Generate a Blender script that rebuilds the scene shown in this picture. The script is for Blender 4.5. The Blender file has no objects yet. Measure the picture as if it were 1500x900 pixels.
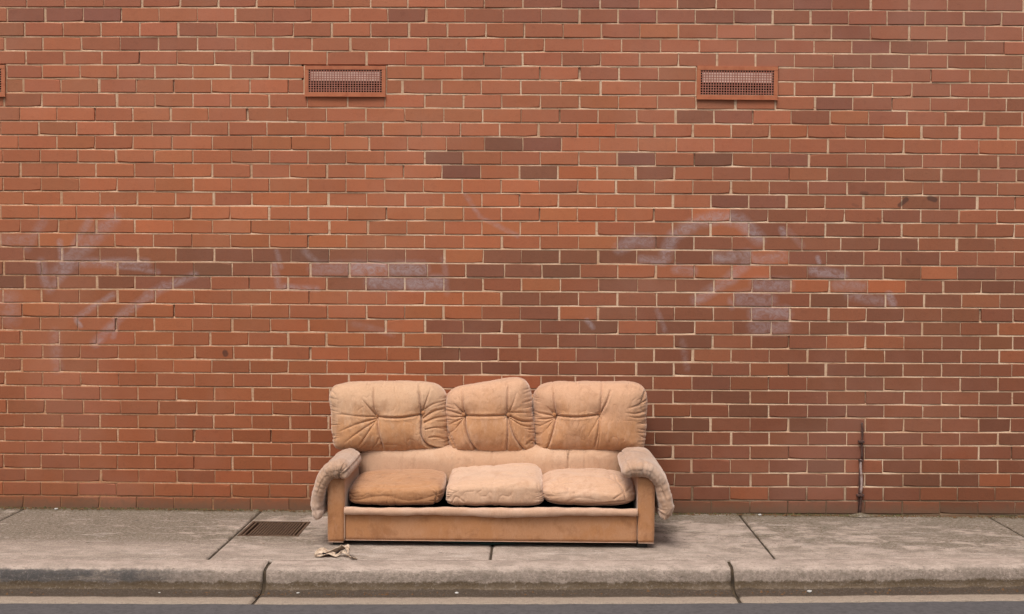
import bpy, bmesh, math, random
import numpy as np
from mathutils import Vector, Matrix

rnd = random.Random(11)
NR = np.random.RandomState(7)
SC = bpy.context.scene
COL = SC.collection
R = math.radians

# ------------------------------------------------------------------ camera
F_PX = 1800.6
PITCH, YAW, ROLL = -0.03548, -0.01838, 0.00533
CAM = Vector((0.0, -7.71823, 1.57413))
fw = Vector((math.sin(YAW) * math.cos(PITCH), math.cos(YAW) * math.cos(PITCH), math.sin(PITCH)))
rt = Vector((math.cos(YAW), -math.sin(YAW), 0))
up = rt.cross(fw)
rt2 = rt * math.cos(ROLL) + up * math.sin(ROLL)
up2 = -rt * math.sin(ROLL) + up * math.cos(ROLL)
cd = bpy.data.cameras.new("camera")
cd.sensor_width = 36
cd.lens = F_PX * 36 / 1500
cd.clip_end = 3000
cam = bpy.data.objects.new("camera", cd)
COL.objects.link(cam)
M = Matrix((rt2, up2, -fw)).transposed().to_4x4()
M.translation = CAM
cam.matrix_world = M
SC.camera = cam

# ------------------------------------------------------------------ light: overcast day
SUN_EL, SUN_AZ = R(62), R(205)      # azimuth from north (+Y), clockwise: high, behind the camera, a little to the left
w = bpy.data.worlds.new("World")
SC.world = w
w.use_nodes = True
nt = w.node_tree
nt.nodes.clear()
wo = nt.nodes.new("ShaderNodeOutputWorld")
bg = nt.nodes.new("ShaderNodeBackground")
sky = nt.nodes.new("ShaderNodeTexSky")
sky.sky_type = 'NISHITA'
sky.sun_disc = False
sky.sun_elevation = SUN_EL
sky.sun_rotation = SUN_AZ
sky.dust_density = 4.0
hs = nt.nodes.new("ShaderNodeHueSaturation")
hs.inputs["Saturation"].default_value = 0.22
nt.links.new(sky.outputs[0], hs.inputs["Color"])
# overcast sky: brightness (1 + 2 sin elevation) / 3 of the zenith
tc = nt.nodes.new("ShaderNodeTexCoord")
sx = nt.nodes.new("ShaderNodeSeparateXYZ")
nt.links.new(tc.outputs["Generated"], sx.inputs[0])
ov = nt.nodes.new("ShaderNodeMath"); ov.operation = 'MULTIPLY_ADD'; ov.use_clamp = False
mx = nt.nodes.new("ShaderNodeMath"); mx.operation = 'MAXIMUM'
nt.links.new(sx.outputs[2], mx.inputs[0]); mx.inputs[1].default_value = 0.0
nt.links.new(mx.outputs[0], ov.inputs[0]); ov.inputs[1].default_value = 1.5; ov.inputs[2].default_value = 0.45
mul = nt.nodes.new("ShaderNodeVectorMath"); mul.operation = 'SCALE'
nt.links.new(hs.outputs[0], mul.inputs[0]); nt.links.new(ov.outputs[0], mul.inputs["Scale"])
nt.links.new(mul.outputs[0], bg.inputs[0])
bg.inputs[1].default_value = 0.112
nt.links.new(bg.outputs[0], wo.inputs[0])
sd = bpy.data.lights.new("sun", 'SUN')
sd.energy = 1.5
sd.angle = R(26)
sd.color = (1.0, 0.90, 0.80)
sun = bpy.data.objects.new("sun", sd)
COL.objects.link(sun)
sdir = Vector((math.sin(SUN_AZ) * math.cos(SUN_EL), math.cos(SUN_AZ) * math.cos(SUN_EL), math.sin(SUN_EL)))
sun.rotation_euler = sdir.to_track_quat('Z', 'Y').to_euler()
SC.view_settings.view_transform = 'Standard'
SC.view_settings.look = 'None'
SC.view_settings.exposure = 0.36
SC.view_settings.gamma = 1
SC.cycles.max_bounces = 5
SC.cycles.use_denoising = True
SC.cycles.denoising_prefilter = 'NONE'     # keeps the fine grain of concrete, brick and cloth

# measured bed-joint heights (0.1 mm) and perpend positions (mm) with a tone for each brick
BED = [(31629, 31628, 31460), (30722, 30726, 30572), (29820, 29803, 29636), (28934, 28935, 28797), (28059, 28052, 27915), (27206, 27190, 27053), (26309, 26285, 26149), (25420, 25415, 25307), (24534, 24525, 24422), (23656, 23659, 23578), (22778, 22751, 22650), (21941, 21895, 21784), (21019, 21006, 20938), (20138, 20139, 20092), (19257, 19259, 19224), (18387, 18396, 18377), (17513, 17509, 17486), (16621, 16634, 16637), (15724, 15724, 15724), (14839, 14841, 14852), (13975, 13979, 14002), (13080, 13080, 13107), (12202, 12199, 12234), (11336, 11335, 11381), (10447, 10448, 10506), (9558, 9572, 9652), (8711, 8716, 8797), (7843, 7827, 7898), (6951, 6949, 7042), (6059, 6091, 6228), (5166, 5190, 5327), (4295, 4331, 4490), (3466, 3471, 3610), (2549, 2578, 2750), (1697, 1717, 1890), (823, 834, 1007), (-31, -18, 167)]
COURSES = [
    ([-3440, -3198, -2957, -2711, -2470, -2229, -1989, -1749, -1509, -1269, -1034, -802, -567, -324, -84, 158, 396, 638, 877, 1118, 1357, 1595, 1833, 2073, 2309, 2544, 2781, 3014],
     [3, 3, 3, 3, 2, 2, 3, 1, 2, 1, 1, 2, 3, 5, 5, 7, 6, 4, 6, 5, 5, 7, 6, 4, 6, 5, 5]),
    ([-3564, -3322, -3082, -2841, -2602, -2363, -2122, -1884, -1646, -1406, -1165, -927, -686, -445, -207, 31, 269, 509, 749, 988, 1227, 1468, 1702, 1936, 2174, 2409, 2647, 2880, 3114],
     [2, 7, 7, 7, 1, 1, 2, 1, 3, 0, 1, 6, 2, 4, 5, 5, 5, 7, 6, 6, 7, 5, 6, 6, 6, 5, 6, 5]),
    ([-3455, -3213, -2969, -2730, -2486, -2243, -1998, -1758, -1518, -1278, -1034, -795, -554, -313, -74, 168, 406, 646, 885, 1124, 1363, 1598, 1832, 2072, 2312, 2545, 2779, 3009, 3244],
     [1, 1, 2, 1, 2, 4, 2, 2, 2, 1, 2, 2, 2, 2, 2, 2, 3, 0, 2, 1, 4, 4, 6, 4, 3, 5, 3, 3]),
    ([-3581, -3339, -3099, -2855, -2609, -2368, -2123, -1882, -1646, -1402, -1162, -919, -675, -436, -193, 52, 292, 532, 774, 1017, 1252, 1487, 1726, 1960, 2196, 2427, 2660, 2898, 3133],
     [1, 2, 1, 2, 5, 4, 2, 2, 2, 1, 2, 2, 2, 2, 2, 2, 2, 2, 2, 2, 4, 4, 4, 7, 5, 5, 4, 3]),
    ([-3448, -3206, -2964, -2726, -2489, -2252, -2016, -1780, -1544, -1308, -1060, -816, -568, -325, -84, 161, 403, 645, 887, 1126, 1365, 1606, 1847, 2079, 2315, 2551, 2786, 3017, 3252],
     [2, 2, 2, 2, 2, 2, 2, 3, 2, 1, 2, 2, 2, 2, 2, 3, 2, 2, 3, 2, 4, 4, 6, 5, 3, 4, 4, 5]),
    ([-3574, -3332, -3103, -2865, -2626, -2391, -2152, -1913, -1670, -1449, -935, -707, -461, -218, 25, 272, 518, 763, 998, 1502, 1726, 1971, 2211, 2451, 2691, 2928, 3164],
     [2, 2, 0, 0, 2, 1, 0, 1, 0, -9, 0, 1, 2, 1, 1, 4, 1, 1, -9, 3, 4, 3, 5, 3, 3, 3]),
    ([-3575, -3333, -3224, -2987, -2745, -2510, -2273, -2036, -1793, -1552, -1449, -935, -835, -589, -341, -94, 155, 404, 651, 897, 999, 1503, 1609, 1854, 2092, 2335, 2573, 2810, 3046],
     [0, 1, 1, 1, 1, 1, 1, 1, 0, 1, -9, 1, 1, 1, 0, 2, 0, 0, 1, 1, -9, 2, 3, 4, 3, 4, 4, 4]),
    ([-3589, -3347, -3108, -2871, -2633, -2392, -2152, -1914, -1671, -1432, -1179, -944, -695, -452, -213, 30, 273, 516, 758, 1000, 1244, 1491, 1737, 1971, 2214, 2450, 2686, 2919, 3155],
     [0, 2, 1, 1, 1, 0, 1, 1, 0, 1, 1, 1, 1, 1, 1, 2, 0, -1, 2, 2, 2, 3, 8, 5, 2, 4, 4, 5]),
    ([-3490, -3248, -3014, -2772, -2532, -2293, -2054, -1810, -1557, -1312, -1063, -819, -575, -332, -91, 150, 389, 631, 873, 1111, 1353, 1590, 1831, 2070, 2308, 2546, 2784, 3018, 3253],
     [1, 1, 0, 1, 0, 0, 1, 1, 1, 1, 0, 1, 1, 1, 1, 2, 0, 2, 7, 7, 2, 5, 2, 4, 3, 5, 4, 2]),
    ([-3613, -3370, -3129, -2889, -2647, -2410, -2166, -1927, -1686, -1441, -1196, -956, -714, -470, -225, 19, 262, 500, 743, 981, 1220, 1458, 1693, 1929, 2162, 2398, 2634, 2872, 3108],
     [0, 1, 1, 0, 1, 1, 1, 1, 1, 0, 1, 0, 0, 1, 1, 1, -1, 2, 1, 2, 2, 0, 3, 4, -1, 4, 3, 3]),
    ([-3501, -3258, -3015, -2773, -2533, -2285, -2031, -1779, -1531, -1286, -1042, -802, -558, -318, -79, 162, 401, 641, 879, 1113, 1351, 1586, 1821, 2053, 2290, 2522, 2754, 2985, 3221],
     [0, 0, 0, 1, 0, 1, 1, 0, 0, 0, 0, 0, 2, 8, 8, 1, 1, 0, 2, 3, 2, 2, 4, 4, 3, 3, 3, 4]),
    ([-3602, -3358, -3120, -2882, -2640, -2398, -2154, -1910, -1669, -1428, -1188, -943, -694, -455, -213, 30, 271, 510, 749, 991, 1229, 1466, 1704, 1941, 2175, 2408, 2642, 2876, 3111],
     [1, 0, 0, 0, 2, 0, 0, 2, 1, 2, 0, 0, 9, 1, 1, 2, 2, 9, 3, 9, 5, 7, 5, 5, 6, 5, 5, 5]),
    ([-3490, -3247, -3008, -2768, -2523, -2277, -2031, -1785, -1544, -1308, -1067, -827, -585, -343, -99, 140, 387, 626, 868, 1107, 1346, 1582, 1819, 2056, 2293, 2525, 2757, 2989, 3224],
     [1, 0, 0, 1, 2, 1, 0, 2, 0, 0, 0, 0, 8, 0, 8, -1, 1, 7, 3, 5, 5, 4, 6, 6, 5, 5, 6, 7]),
    ([-3601, -3358, -3115, -2874, -2634, -2394, -2152, -1911, -1671, -1428, -1188, -945, -702, -458, -214, 25, 266, 505, 746, 984, 1222, 1460, 1702, 1943, 2180, 2413, 2641, 2875, 3111],
     [1, 2, 1, 1, 1, 1, 0, 0, 1, 0, 1, 1, 1, 1, 0, 2, 0, 0, 3, 4, 4, 6, 6, 6, 5, 4, 4, 5]),
    ([-3474, -3231, -2988, -2745, -2507, -2265, -2023, -1782, -1542, -1299, -1059, -816, -574, -334, -98, 145, 384, 623, 862, 1098, 1334, 1569, 1809, 2046, 2283, 2518, 2752, 2986, 3222],
     [0, 0, 0, 1, 0, 0, 2, 0, 0, 1, 0, 1, 0, 0, 0, 0, 0, 2, 3, 7, 7, 5, 5, 5, 6, 6, 4, 5]),
    ([-3618, -3375, -3132, -2893, -2650, -2412, -2166, -1920, -1674, -1426, -1179, -934, -691, -449, -211, 28, 265, 507, 743, 982, 1220, 1454, 1694, 1929, 2164, 2403, 2639, 2874, 3110],
     [0, 2, 0, 0, 0, 1, 0, 0, 0, 0, 0, 0, 0, 0, 1, 0, -1, 1, 3, 0, 7, 5, 4, 5, 7, 6, 4, 5]),
    ([-3493, -3250, -3009, -2768, -2525, -2279, -2032, -1788, -1543, -1293, -1050, -805, -569, -333, -93, 146, 386, 623, 861, 1098, 1336, 1572, 1811, 2047, 2286, 2518, 2749, 2983, 3219],
     [1, 2, 1, 1, 0, 0, 0, 0, 0, 0, 1, 0, 1, 1, 0, 0, 2, 3, 4, 2, 7, 6, 7, 5, 4, 5, 5, 5]),
    ([-3620, -3377, -3133, -2892, -2651, -2407, -2162, -1918, -1672, -1428, -1185, -940, -693, -448, -208, 32, 273, 517, 758, 994, 1233, 1430, 1668, 1910, 2148, 2391, 2630, 2866, 3103],
     [1, 1, 0, 0, 2, 2, 1, 0, 1, 0, 0, 1, 1, 1, 1, 2, 1, 8, 7, 7, 6, 6, 6, 7, 7, 5, 6, 5]),
    ([-3473, -3230, -2988, -2747, -2505, -2264, -2020, -1780, -1536, -1295, -1054, -813, -568, -324, -84, 156, 396, 637, 878, 1112, 1349, 1587, 1822, 2054, 2285, 2526, 2758, 2986, 3223],
     [6, 6, 7, 7, 5, 8, 8, 8, 9, 6, 7, 7, 1, 7, 8, 8, 8, 8, 8, 8, 0, 7, 8, 6, 7, 5, 6, 6]),
    ([-3603, -3359, -3117, -2878, -2635, -2395, -2150, -1908, -1662, -1413, -1166, -920, -675, -433, -190, 45, 285, 520, 759, 998, 1233, 1471, 1703, 1938, 2176, 2409, 2637, 2874, 3111],
     [6, 8, 8, 4, 7, 6, 9, 5, 1, 6, 3, 7, 4, 9, 9, 9, 4, 1, 1, 1, 1, 7, 7, 8, 7, 2, 8, 6]),
    ([-3471, -3227, -3014, -2766, -2525, -2285, -2042, -1800, -1554, -1310, -1062, -817, -572, -325, -83, 162, 401, 645, 884, 1123, 1361, 1604, 1842, 2080, 2317, 2550, 2787, 2990, 3226],
     [8, 5, 5, 7, 7, 8, 3, 3, 3, 5, 7, 7, 7, 5, 1, 5, 8, 8, 8, 2, 7, 0, 0, -1, 6, 6, 7, 7]),
    ([-3609, -3365, -3121, -2880, -2636, -2396, -2151, -1910, -1666, -1422, -1179, -933, -692, -449, -209, 34, 276, 520, 765, 1007, 1247, 1486, 1724, 1958, 2193, 2433, 2666, 2903, 3139],
     [0, 0, 1, 1, 1, 0, 0, 1, 0, 0, 0, 0, 0, 1, 6, 6, 4, 5, 5, 2, 7, 6, 7, 6, 6, 7, 5, 6]),
    ([-3488, -3244, -3004, -2763, -2520, -2277, -2034, -1787, -1545, -1304, -1058, -817, -573, -331, -90, 154, 398, 638, 877, 1121, 1359, 1598, 1840, 2074, 2307, 2543, 2782, 2985, 3221],
     [1, 1, 1, 1, 0, 1, 0, 0, 0, 1, 1, 1, 0, 4, 7, 2, 7, 7, 6, 6, 7, 6, 5, 7, 6, 7, 6, 7]),
    ([-3617, -3373, -3129, -2890, -2646, -2403, -2160, -1909, -1666, -1424, -1183, -937, -689, -448, -206, 39, 283, 525, 767, 1006, 1245, 1484, 1722, 1960, 2194, 2423, 2661, 2896, 3132],
     [1, 1, 0, 1, 0, 0, 1, 1, 1, 0, 1, 0, 7, 8, 6, 8, 8, 3, 8, 5, 7, 7, 7, 8, 6, 6, 5, 2]),
    ([-3496, -3252, -3008, -2768, -2527, -2282, -2048, -1805, -1554, -1312, -1070, -825, -581, -338, -93, 149, 389, 633, 877, 1118, 1361, 1594, 1830, 2072, 2312, 2548, 2785, 2988, 3225],
     [1, 1, 0, 0, 0, 0, 1, 0, 0, 0, 0, 0, 8, 5, 6, 8, 7, 4, 7, 5, 6, 6, 3, 3, 6, 6, 6, 6]),
    ([-3606, -3361, -3115, -2876, -2634, -2389, -2146, -1901, -1658, -1414, -1172, -928, -719, -471, -226, 21, 263, 508, 752, 995, 1234, 1473, 1712, 1952, 2193, 2430, 2670, 2905, 3142],
     [0, 1, 1, 1, 0, 0, 1, 0, 0, 1, 0, 0, 8, 7, 5, 5, 7, 5, 6, 5, 6, 6, 7, 5, 7, 7, 7, 4]),
    ([-3493, -3249, -3007, -2765, -2522, -2283, -2040, -1797, -1554, -1308, -1062, -816, -570, -331, -88, 152, 397, 641, 876, 1116, 1355, 1594, 1828, 2071, 2309, 2549, 2788, 2985, 3222],
     [1, 0, 0, 1, 0, 0, 1, 1, 1, 0, 0, 1, 8, 7, 7, 6, 6, 6, 6, 7, 5, 7, 8, 6, 6, 6, 6, 5]),
    ([-3601, -3357, -3117, -2875, -2631, -2389, -2148, -1901, -1661, -1416, -1170, -926, -686, -445, -204, 43, 260, 505, 747, 991, 1232, 1471, 1710, 1953, 2191, 2429, 2667, 2902, 3139],
     [1, 1, 0, 0, 0, 1, 1, 1, 1, 1, 1, 0, 1, 0, 1, 6, 7, 6, 5, 8, 5, 5, 6, 7, 6, 6, 7, 5]),
    ([-3473, -3229, -2993, -2749, -2510, -2266, -2023, -1780, -1533, -1291, -1049, -808, -567, -326, -86, 155, 395, 634, 874, 1118, 1357, 1598, 1839, 2078, 2318, 2550, 2785, 2991, 3228],
     [1, 1, 1, 0, 1, 0, 0, 0, 0, 1, 1, 0, 1, 1, 6, 6, 5, 6, 7, 9, 6, 7, 4, 7, 6, 5, 7, 6]),
    ([-3590, -3345, -3103, -2858, -2619, -2377, -2136, -1895, -1654, -1412, -1170, -929, -689, -448, -208, 32, 272, 511, 751, 986, 1224, 1473, 1717, 1960, 2194, 2436, 2666, 2903, 3141],
     [0, 1, 1, 1, 1, 1, 0, 0, 1, 1, 0, 0, 2, 4, 6, 4, 7, 6, 4, 6, 8, 7, 7, 7, 5, 5, 6, 7]),
    ([-3484, -3239, -2994, -2754, -2510, -2269, -2028, -1785, -1542, -1299, -1057, -815, -573, -332, -91, 150, 391, 631, 871, 1111, 1359, 1598, 1840, 2079, 2319, 2553, 2786, 2984, 3222],
     [0, 0, 0, 0, 0, 1, 0, 1, 0, 0, 1, 2, 3, 5, 6, 7, 7, 8, 7, 6, 8, 7, 7, 6, 5, 5, 7, 7]),
    ([-3607, -3362, -3122, -2882, -2640, -2396, -2154, -1909, -1663, -1421, -1177, -934, -691, -448, -206, 36, 278, 520, 761, 1001, 1241, 1480, 1723, 1965, 2197, 2434, 2669, 2907, 3144],
     [1, 0, 0, 0, 1, 0, 0, 0, 0, 1, 0, 0, 3, 4, 5, 6, 7, 6, 6, 6, 7, 5, 7, 6, 7, 5, 6, 8]),
    ([-3477, -3232, -2991, -2751, -2507, -2263, -2022, -1779, -1533, -1291, -1049, -807, -566, -325, -84, 157, 397, 638, 877, 1120, 1361, 1601, 1840, 2077, 2317, 2556, 2789, 2993, 3231],
     [0, 0, 1, 0, 0, 0, 0, 1, 0, 1, 0, 2, 3, 6, 6, 7, 7, 7, 7, 6, 6, 6, 7, 7, 6, 5, 6, 7]),
    ([-3618, -3372, -3132, -2887, -2643, -2401, -2155, -1909, -1664, -1421, -1178, -935, -693, -451, -210, 31, 273, 513, 754, 994, 1238, 1481, 1720, 1956, 2191, 2430, 2668, 2909, 3147],
     [1, 0, 1, 0, 0, 0, 0, 0, 0, 1, 1, 0, 3, 5, 6, 6, 7, 7, 5, 5, 6, 7, 9, 5, 7, 6, 6, 7]),
    ([-3476, -3231, -2990, -2750, -2508, -2264, -2022, -1779, -1533, -1290, -1047, -804, -562, -319, -77, 164, 406, 647, 888, 1128, 1366, 1603, 1842, 2080, 2320, 2554, 2793, 2991, 3229],
     [1, 0, 1, 1, 1, 1, 0, 1, 0, 0, 0, 1, 3, 4, 7, 6, 6, 6, 7, 6, 5, 7, 7, 8, 8, 8, 2, 6]),
    ([-3622, -3376, -3133, -2893, -2650, -2408, -2162, -1916, -1673, -1429, -1185, -941, -697, -454, -210, 33, 275, 518, 760, 1000, 1236, 1480, 1718, 1959, 2198, 2428, 2661, 2895, 3133],
     [0, 0, 0, 1, 1, 0, 0, 0, 0, 0, 0, 2, 2, 4, 5, 7, 6, 6, 5, 7, 2, 8, 6, 6, 7, 5, 6, 5]),
    ([-3491, -3246, -3003, -2758, -2520, -2280, -2034, -1790, -1547, -1303, -1059, -815, -572, -329, -87, 156, 398, 639, 881, 1121, 1364, 1601, 1841, 2083, 2318, 2552, 2790, 3021, 3259],
     [0, 0, 0, 0, 0, 0, 1, 0, 1, 0, 2, 1, 4, 4, 7, 6, 6, 6, 8, 6, 6, 7, 7, 6, 5, 7, 7, 7]),
]
CHALK = [(-3.11, 1.821, -3.207, 1.662, 0.0258, 0.35), (-2.664, 1.836, -3.013, 1.499, 0.0387, 0.45), (-2.815, 1.823, -2.969, 1.564, 0.0215, 0.5), (-2.999, 1.693, -2.983, 1.508, 0.0172, 0.7), (-3.381, 1.704, -3.198, 1.705, 0.0301, 0.35), (-2.969, 1.568, -2.449, 1.562, 0.0258, 0.6), (-3.121, 1.563, -3.088, 1.421, 0.0258, 0.55), (-2.904, 1.564, -3.071, 1.391, 0.0215, 0.5), (-2.666, 1.544, -2.375, 1.511, 0.0129, 0.5), (-2.45, 1.364, -2.146, 1.491, 0.0215, 0.6), (-2.777, 1.055, -2.602, 1.242, 0.0258, 0.55), (-2.602, 1.242, -2.341, 1.416, 0.0258, 0.55), (-2.898, 1.215, -2.667, 1.363, 0.0172, 0.55), (-3.324, 1.324, -3.325, 1.216, 0.0559, 0.35), (-2.668, 1.104, -2.624, 1.221, 0.0172, 0.5), (-3.038, 1.118, -3.022, 0.893, 0.0301, 0.3), (-2.898, 1.197, -2.872, 1.163, 0.0129, 0.9), (-1.627, 1.644, -1.597, 1.541, 0.0129, 0.45), (-1.454, 1.645, -1.347, 1.551, 0.0172, 0.4), (-1.64, 1.558, -1.614, 1.421, 0.0172, 0.55), (-1.614, 1.421, -1.368, 1.405, 0.0172, 0.55), (-1.381, 1.534, -1.183, 1.535, 0.0387, 0.5), (-1.131, 1.539, -0.959, 1.536, 0.0387, 0.9), (-0.895, 1.536, -0.71, 1.537, 0.0387, 0.75), (-1.023, 1.445, -0.83, 1.451, 0.0387, 0.7), (-0.774, 1.447, -0.593, 1.452, 0.0387, 0.8), (-0.572, 1.598, -0.55, 1.384, 0.0172, 0.3), (-0.437, 2.005, -0.337, 1.856, 0.0129, 0.45), (-0.337, 1.856, -0.11, 1.746, 0.0129, 0.45), (-1.131, 1.187, -0.894, 1.124, 0.0172, 0.25), (0.818, 1.627, 0.864, 1.751, 0.0344, 0.7), (0.864, 1.751, 1.008, 1.837, 0.0344, 0.7), (1.008, 1.837, 1.156, 1.871, 0.0344, 0.7), (1.156, 1.871, 1.284, 1.846, 0.0344, 0.7), (1.284, 1.846, 1.4, 1.736, 0.0344, 0.7), (0.532, 1.672, 0.625, 1.724, 0.0344, 0.6), (0.625, 1.724, 0.711, 1.72, 0.0344, 0.6), (0.669, 1.605, 0.806, 1.588, 0.0215, 0.6), (1.138, 1.616, 1.329, 1.634, 0.0301, 0.65), (0.883, 1.546, 0.99, 1.529, 0.0258, 0.5), (1.233, 1.505, 1.342, 1.6, 0.0301, 0.5), (1.342, 1.6, 1.546, 1.626, 0.0301, 0.5), (1.013, 1.35, 1.119, 1.419, 0.0301, 0.55), (1.119, 1.419, 1.233, 1.488, 0.0301, 0.55), (1.29, 1.364, 1.375, 1.386, 0.0387, 0.5), (1.395, 1.446, 1.574, 1.447, 0.0387, 0.6), (1.29, 1.351, 1.473, 1.353, 0.0387, 0.5), (1.381, 1.271, 1.568, 1.272, 0.0387, 0.7), (1.382, 1.181, 1.561, 1.182, 0.0387, 0.55), (1.54, 1.792, 1.557, 1.758, 0.0172, 0.8), (1.767, 1.619, 1.776, 1.593, 0.0129, 0.8), (1.734, 1.542, 1.93, 1.509, 0.0258, 0.75), (1.884, 1.449, 2.041, 1.441, 0.0301, 0.5), (1.974, 1.39, 2.17, 1.348, 0.0301, 0.45), (2.212, 1.391, 2.238, 1.34, 0.0215, 0.85), (0.33, 1.217, 0.365, 1.174, 0.0129, 0.7), (0.766, 1.284, 0.823, 1.156, 0.0129, 0.4), (1.587, 1.78, 1.668, 1.695, 0.0172, 0.3), (1.226, 1.351, 1.235, 1.308, 0.0172, 0.4), (0.93, 1.092, 0.958, 0.921, 0.0172, 0.25)]
SPOTS = [(2.033, 2.024, 2.066, 2.02, 0.0172, 0.6), (1.983, 1.952, 2.008, 1.943, 0.0172, 0.5), (2.271, 1.949, 2.312, 1.987, 0.0172, 0.8), (2.456, 1.996, 2.486, 1.984, 0.0193, 0.85), (-1.953, 1.0, -1.948, 0.991, 0.0193, 0.95), (2.319, 1.609, 2.34, 1.592, 0.0172, 0.5), (2.208, 1.613, 2.217, 1.591, 0.0172, 0.4), (1.019, 3.2, 1.027, 3.195, 0.0129, 0.4), (2.137, 1.867, 2.154, 1.85, 0.0129, 0.5), (-1.822, 1.083, -1.805, 1.075, 0.0129, 0.4)]


# ------------------------------------------------------------------ helpers
def lin(c):
    return tuple(((v / 255) / 12.92 if v / 255 <= 0.04045 else ((v / 255 + 0.055) / 1.055) ** 2.4) for v in c)

def mesh_obj(name, V, Fs, mat=None, parent=None, smooth=False, origin=None):
    V = np.asarray(V, dtype=float)
    if parent is not None and origin is None:
        V = V - np.array(abs_loc(parent))
    elif origin is not None:
        V = V - np.array(origin)
    me = bpy.data.meshes.new(name)
    me.from_pydata(V.tolist(), [], [tuple(int(i) for i in f) for f in Fs])
    if smooth:
        me.polygons.foreach_set("use_smooth", [True] * len(me.polygons))
    me.update()
    if mat is not None:
        me.materials.append(mat)
    o = bpy.data.objects.new(name, me)
    COL.objects.link(o)
    if origin is not None:
        o.location = origin
        if parent is not None:
            o.location = Vector(origin) - Vector(abs_loc(parent))
    if parent is not None:
        o.parent = parent
    return o

def abs_loc(o):
    l = Vector(o.location)
    while o.parent is not None:
        o = o.parent
        l = l + o.location
    return tuple(l)

def empty(name, loc=(0, 0, 0), parent=None):
    o = bpy.data.objects.new(name, None)
    o.location = loc
    o.empty_display_size = 0.1
    COL.objects.link(o)
    if parent is not None:
        o.parent = parent
    return o

def tag(o, label=None, cat=None, group=None, kind=None):
    if label: o["label"] = label
    if cat: o["category"] = cat
    if group: o["group"] = group
    if kind: o["kind"] = kind
    return o

class MB:
    """collects simple solids into one mesh"""
    def __init__(s):
        s.V, s.F = [], []
    def box(s, a, b, bev=0.0):
        x0, y0, z0 = a
        x1, y1, z1 = b
        if bev <= 0:
            n = len(s.V)
            s.V += [(x0, y0, z0), (x1, y0, z0), (x1, y1, z0), (x0, y1, z0), (x0, y0, z1), (x1, y0, z1), (x1, y1, z1), (x0, y1, z1)]
            s.F += [(n, n + 3, n + 2, n + 1), (n + 4, n + 5, n + 6, n + 7), (n, n + 1, n + 5, n + 4), (n + 1, n + 2, n + 6, n + 5), (n + 2, n + 3, n + 7, n + 6), (n + 3, n, n + 4, n + 7)]
            return
        bm = bmesh.new()
        bmesh.ops.create_cube(bm, size=1)
        for v in bm.verts:
            v.co = Vector(((x0 + x1) / 2 + v.co.x * (x1 - x0), (y0 + y1) / 2 + v.co.y * (y1 - y0), (z0 + z1) / 2 + v.co.z * (z1 - z0)))
        bmesh.ops.bevel(bm, geom=bm.edges[:], offset=bev, segments=3, affect='EDGES', profile=0.5)
        bm.verts.index_update()
        n = len(s.V)
        s.V += [tuple(v.co) for v in bm.verts]
        s.F += [tuple(n + v.index for v in f.verts) for f in bm.faces]
        bm.free()
    def tube(s, pts, r, seg=10, cap=True):
        pts = [Vector(p) for p in pts]
        n0 = len(s.V)
        rs = r if isinstance(r, (list, tuple)) else [r] * len(pts)
        for i, p in enumerate(pts):
            t = (pts[min(i + 1, len(pts) - 1)] - pts[max(i - 1, 0)]).normalized()
            a = t.cross(Vector((0, 1, 0.01))).normalized()
            b = t.cross(a).normalized()
            for k in range(seg):
                an = 2 * math.pi * k / seg
                s.V.append(tuple(p + a * math.cos(an) * rs[i] + b * math.sin(an) * rs[i]))
        for i in range(len(pts) - 1):
            for k in range(seg):
                k2 = (k + 1) % seg
                s.F.append((n0 + i * seg + k, n0 + i * seg + k2, n0 + (i + 1) * seg + k2, n0 + (i + 1) * seg + k))
        if cap:
            s.F.append(tuple(n0 + k for k in range(seg))[::-1])
            s.F.append(tuple(n0 + (len(pts) - 1) * seg + k for k in range(seg)))
    def build(s, name, mat, parent=None, smooth=False, origin=None):
        return mesh_obj(name, s.V, s.F, mat, parent, smooth, origin)

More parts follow.
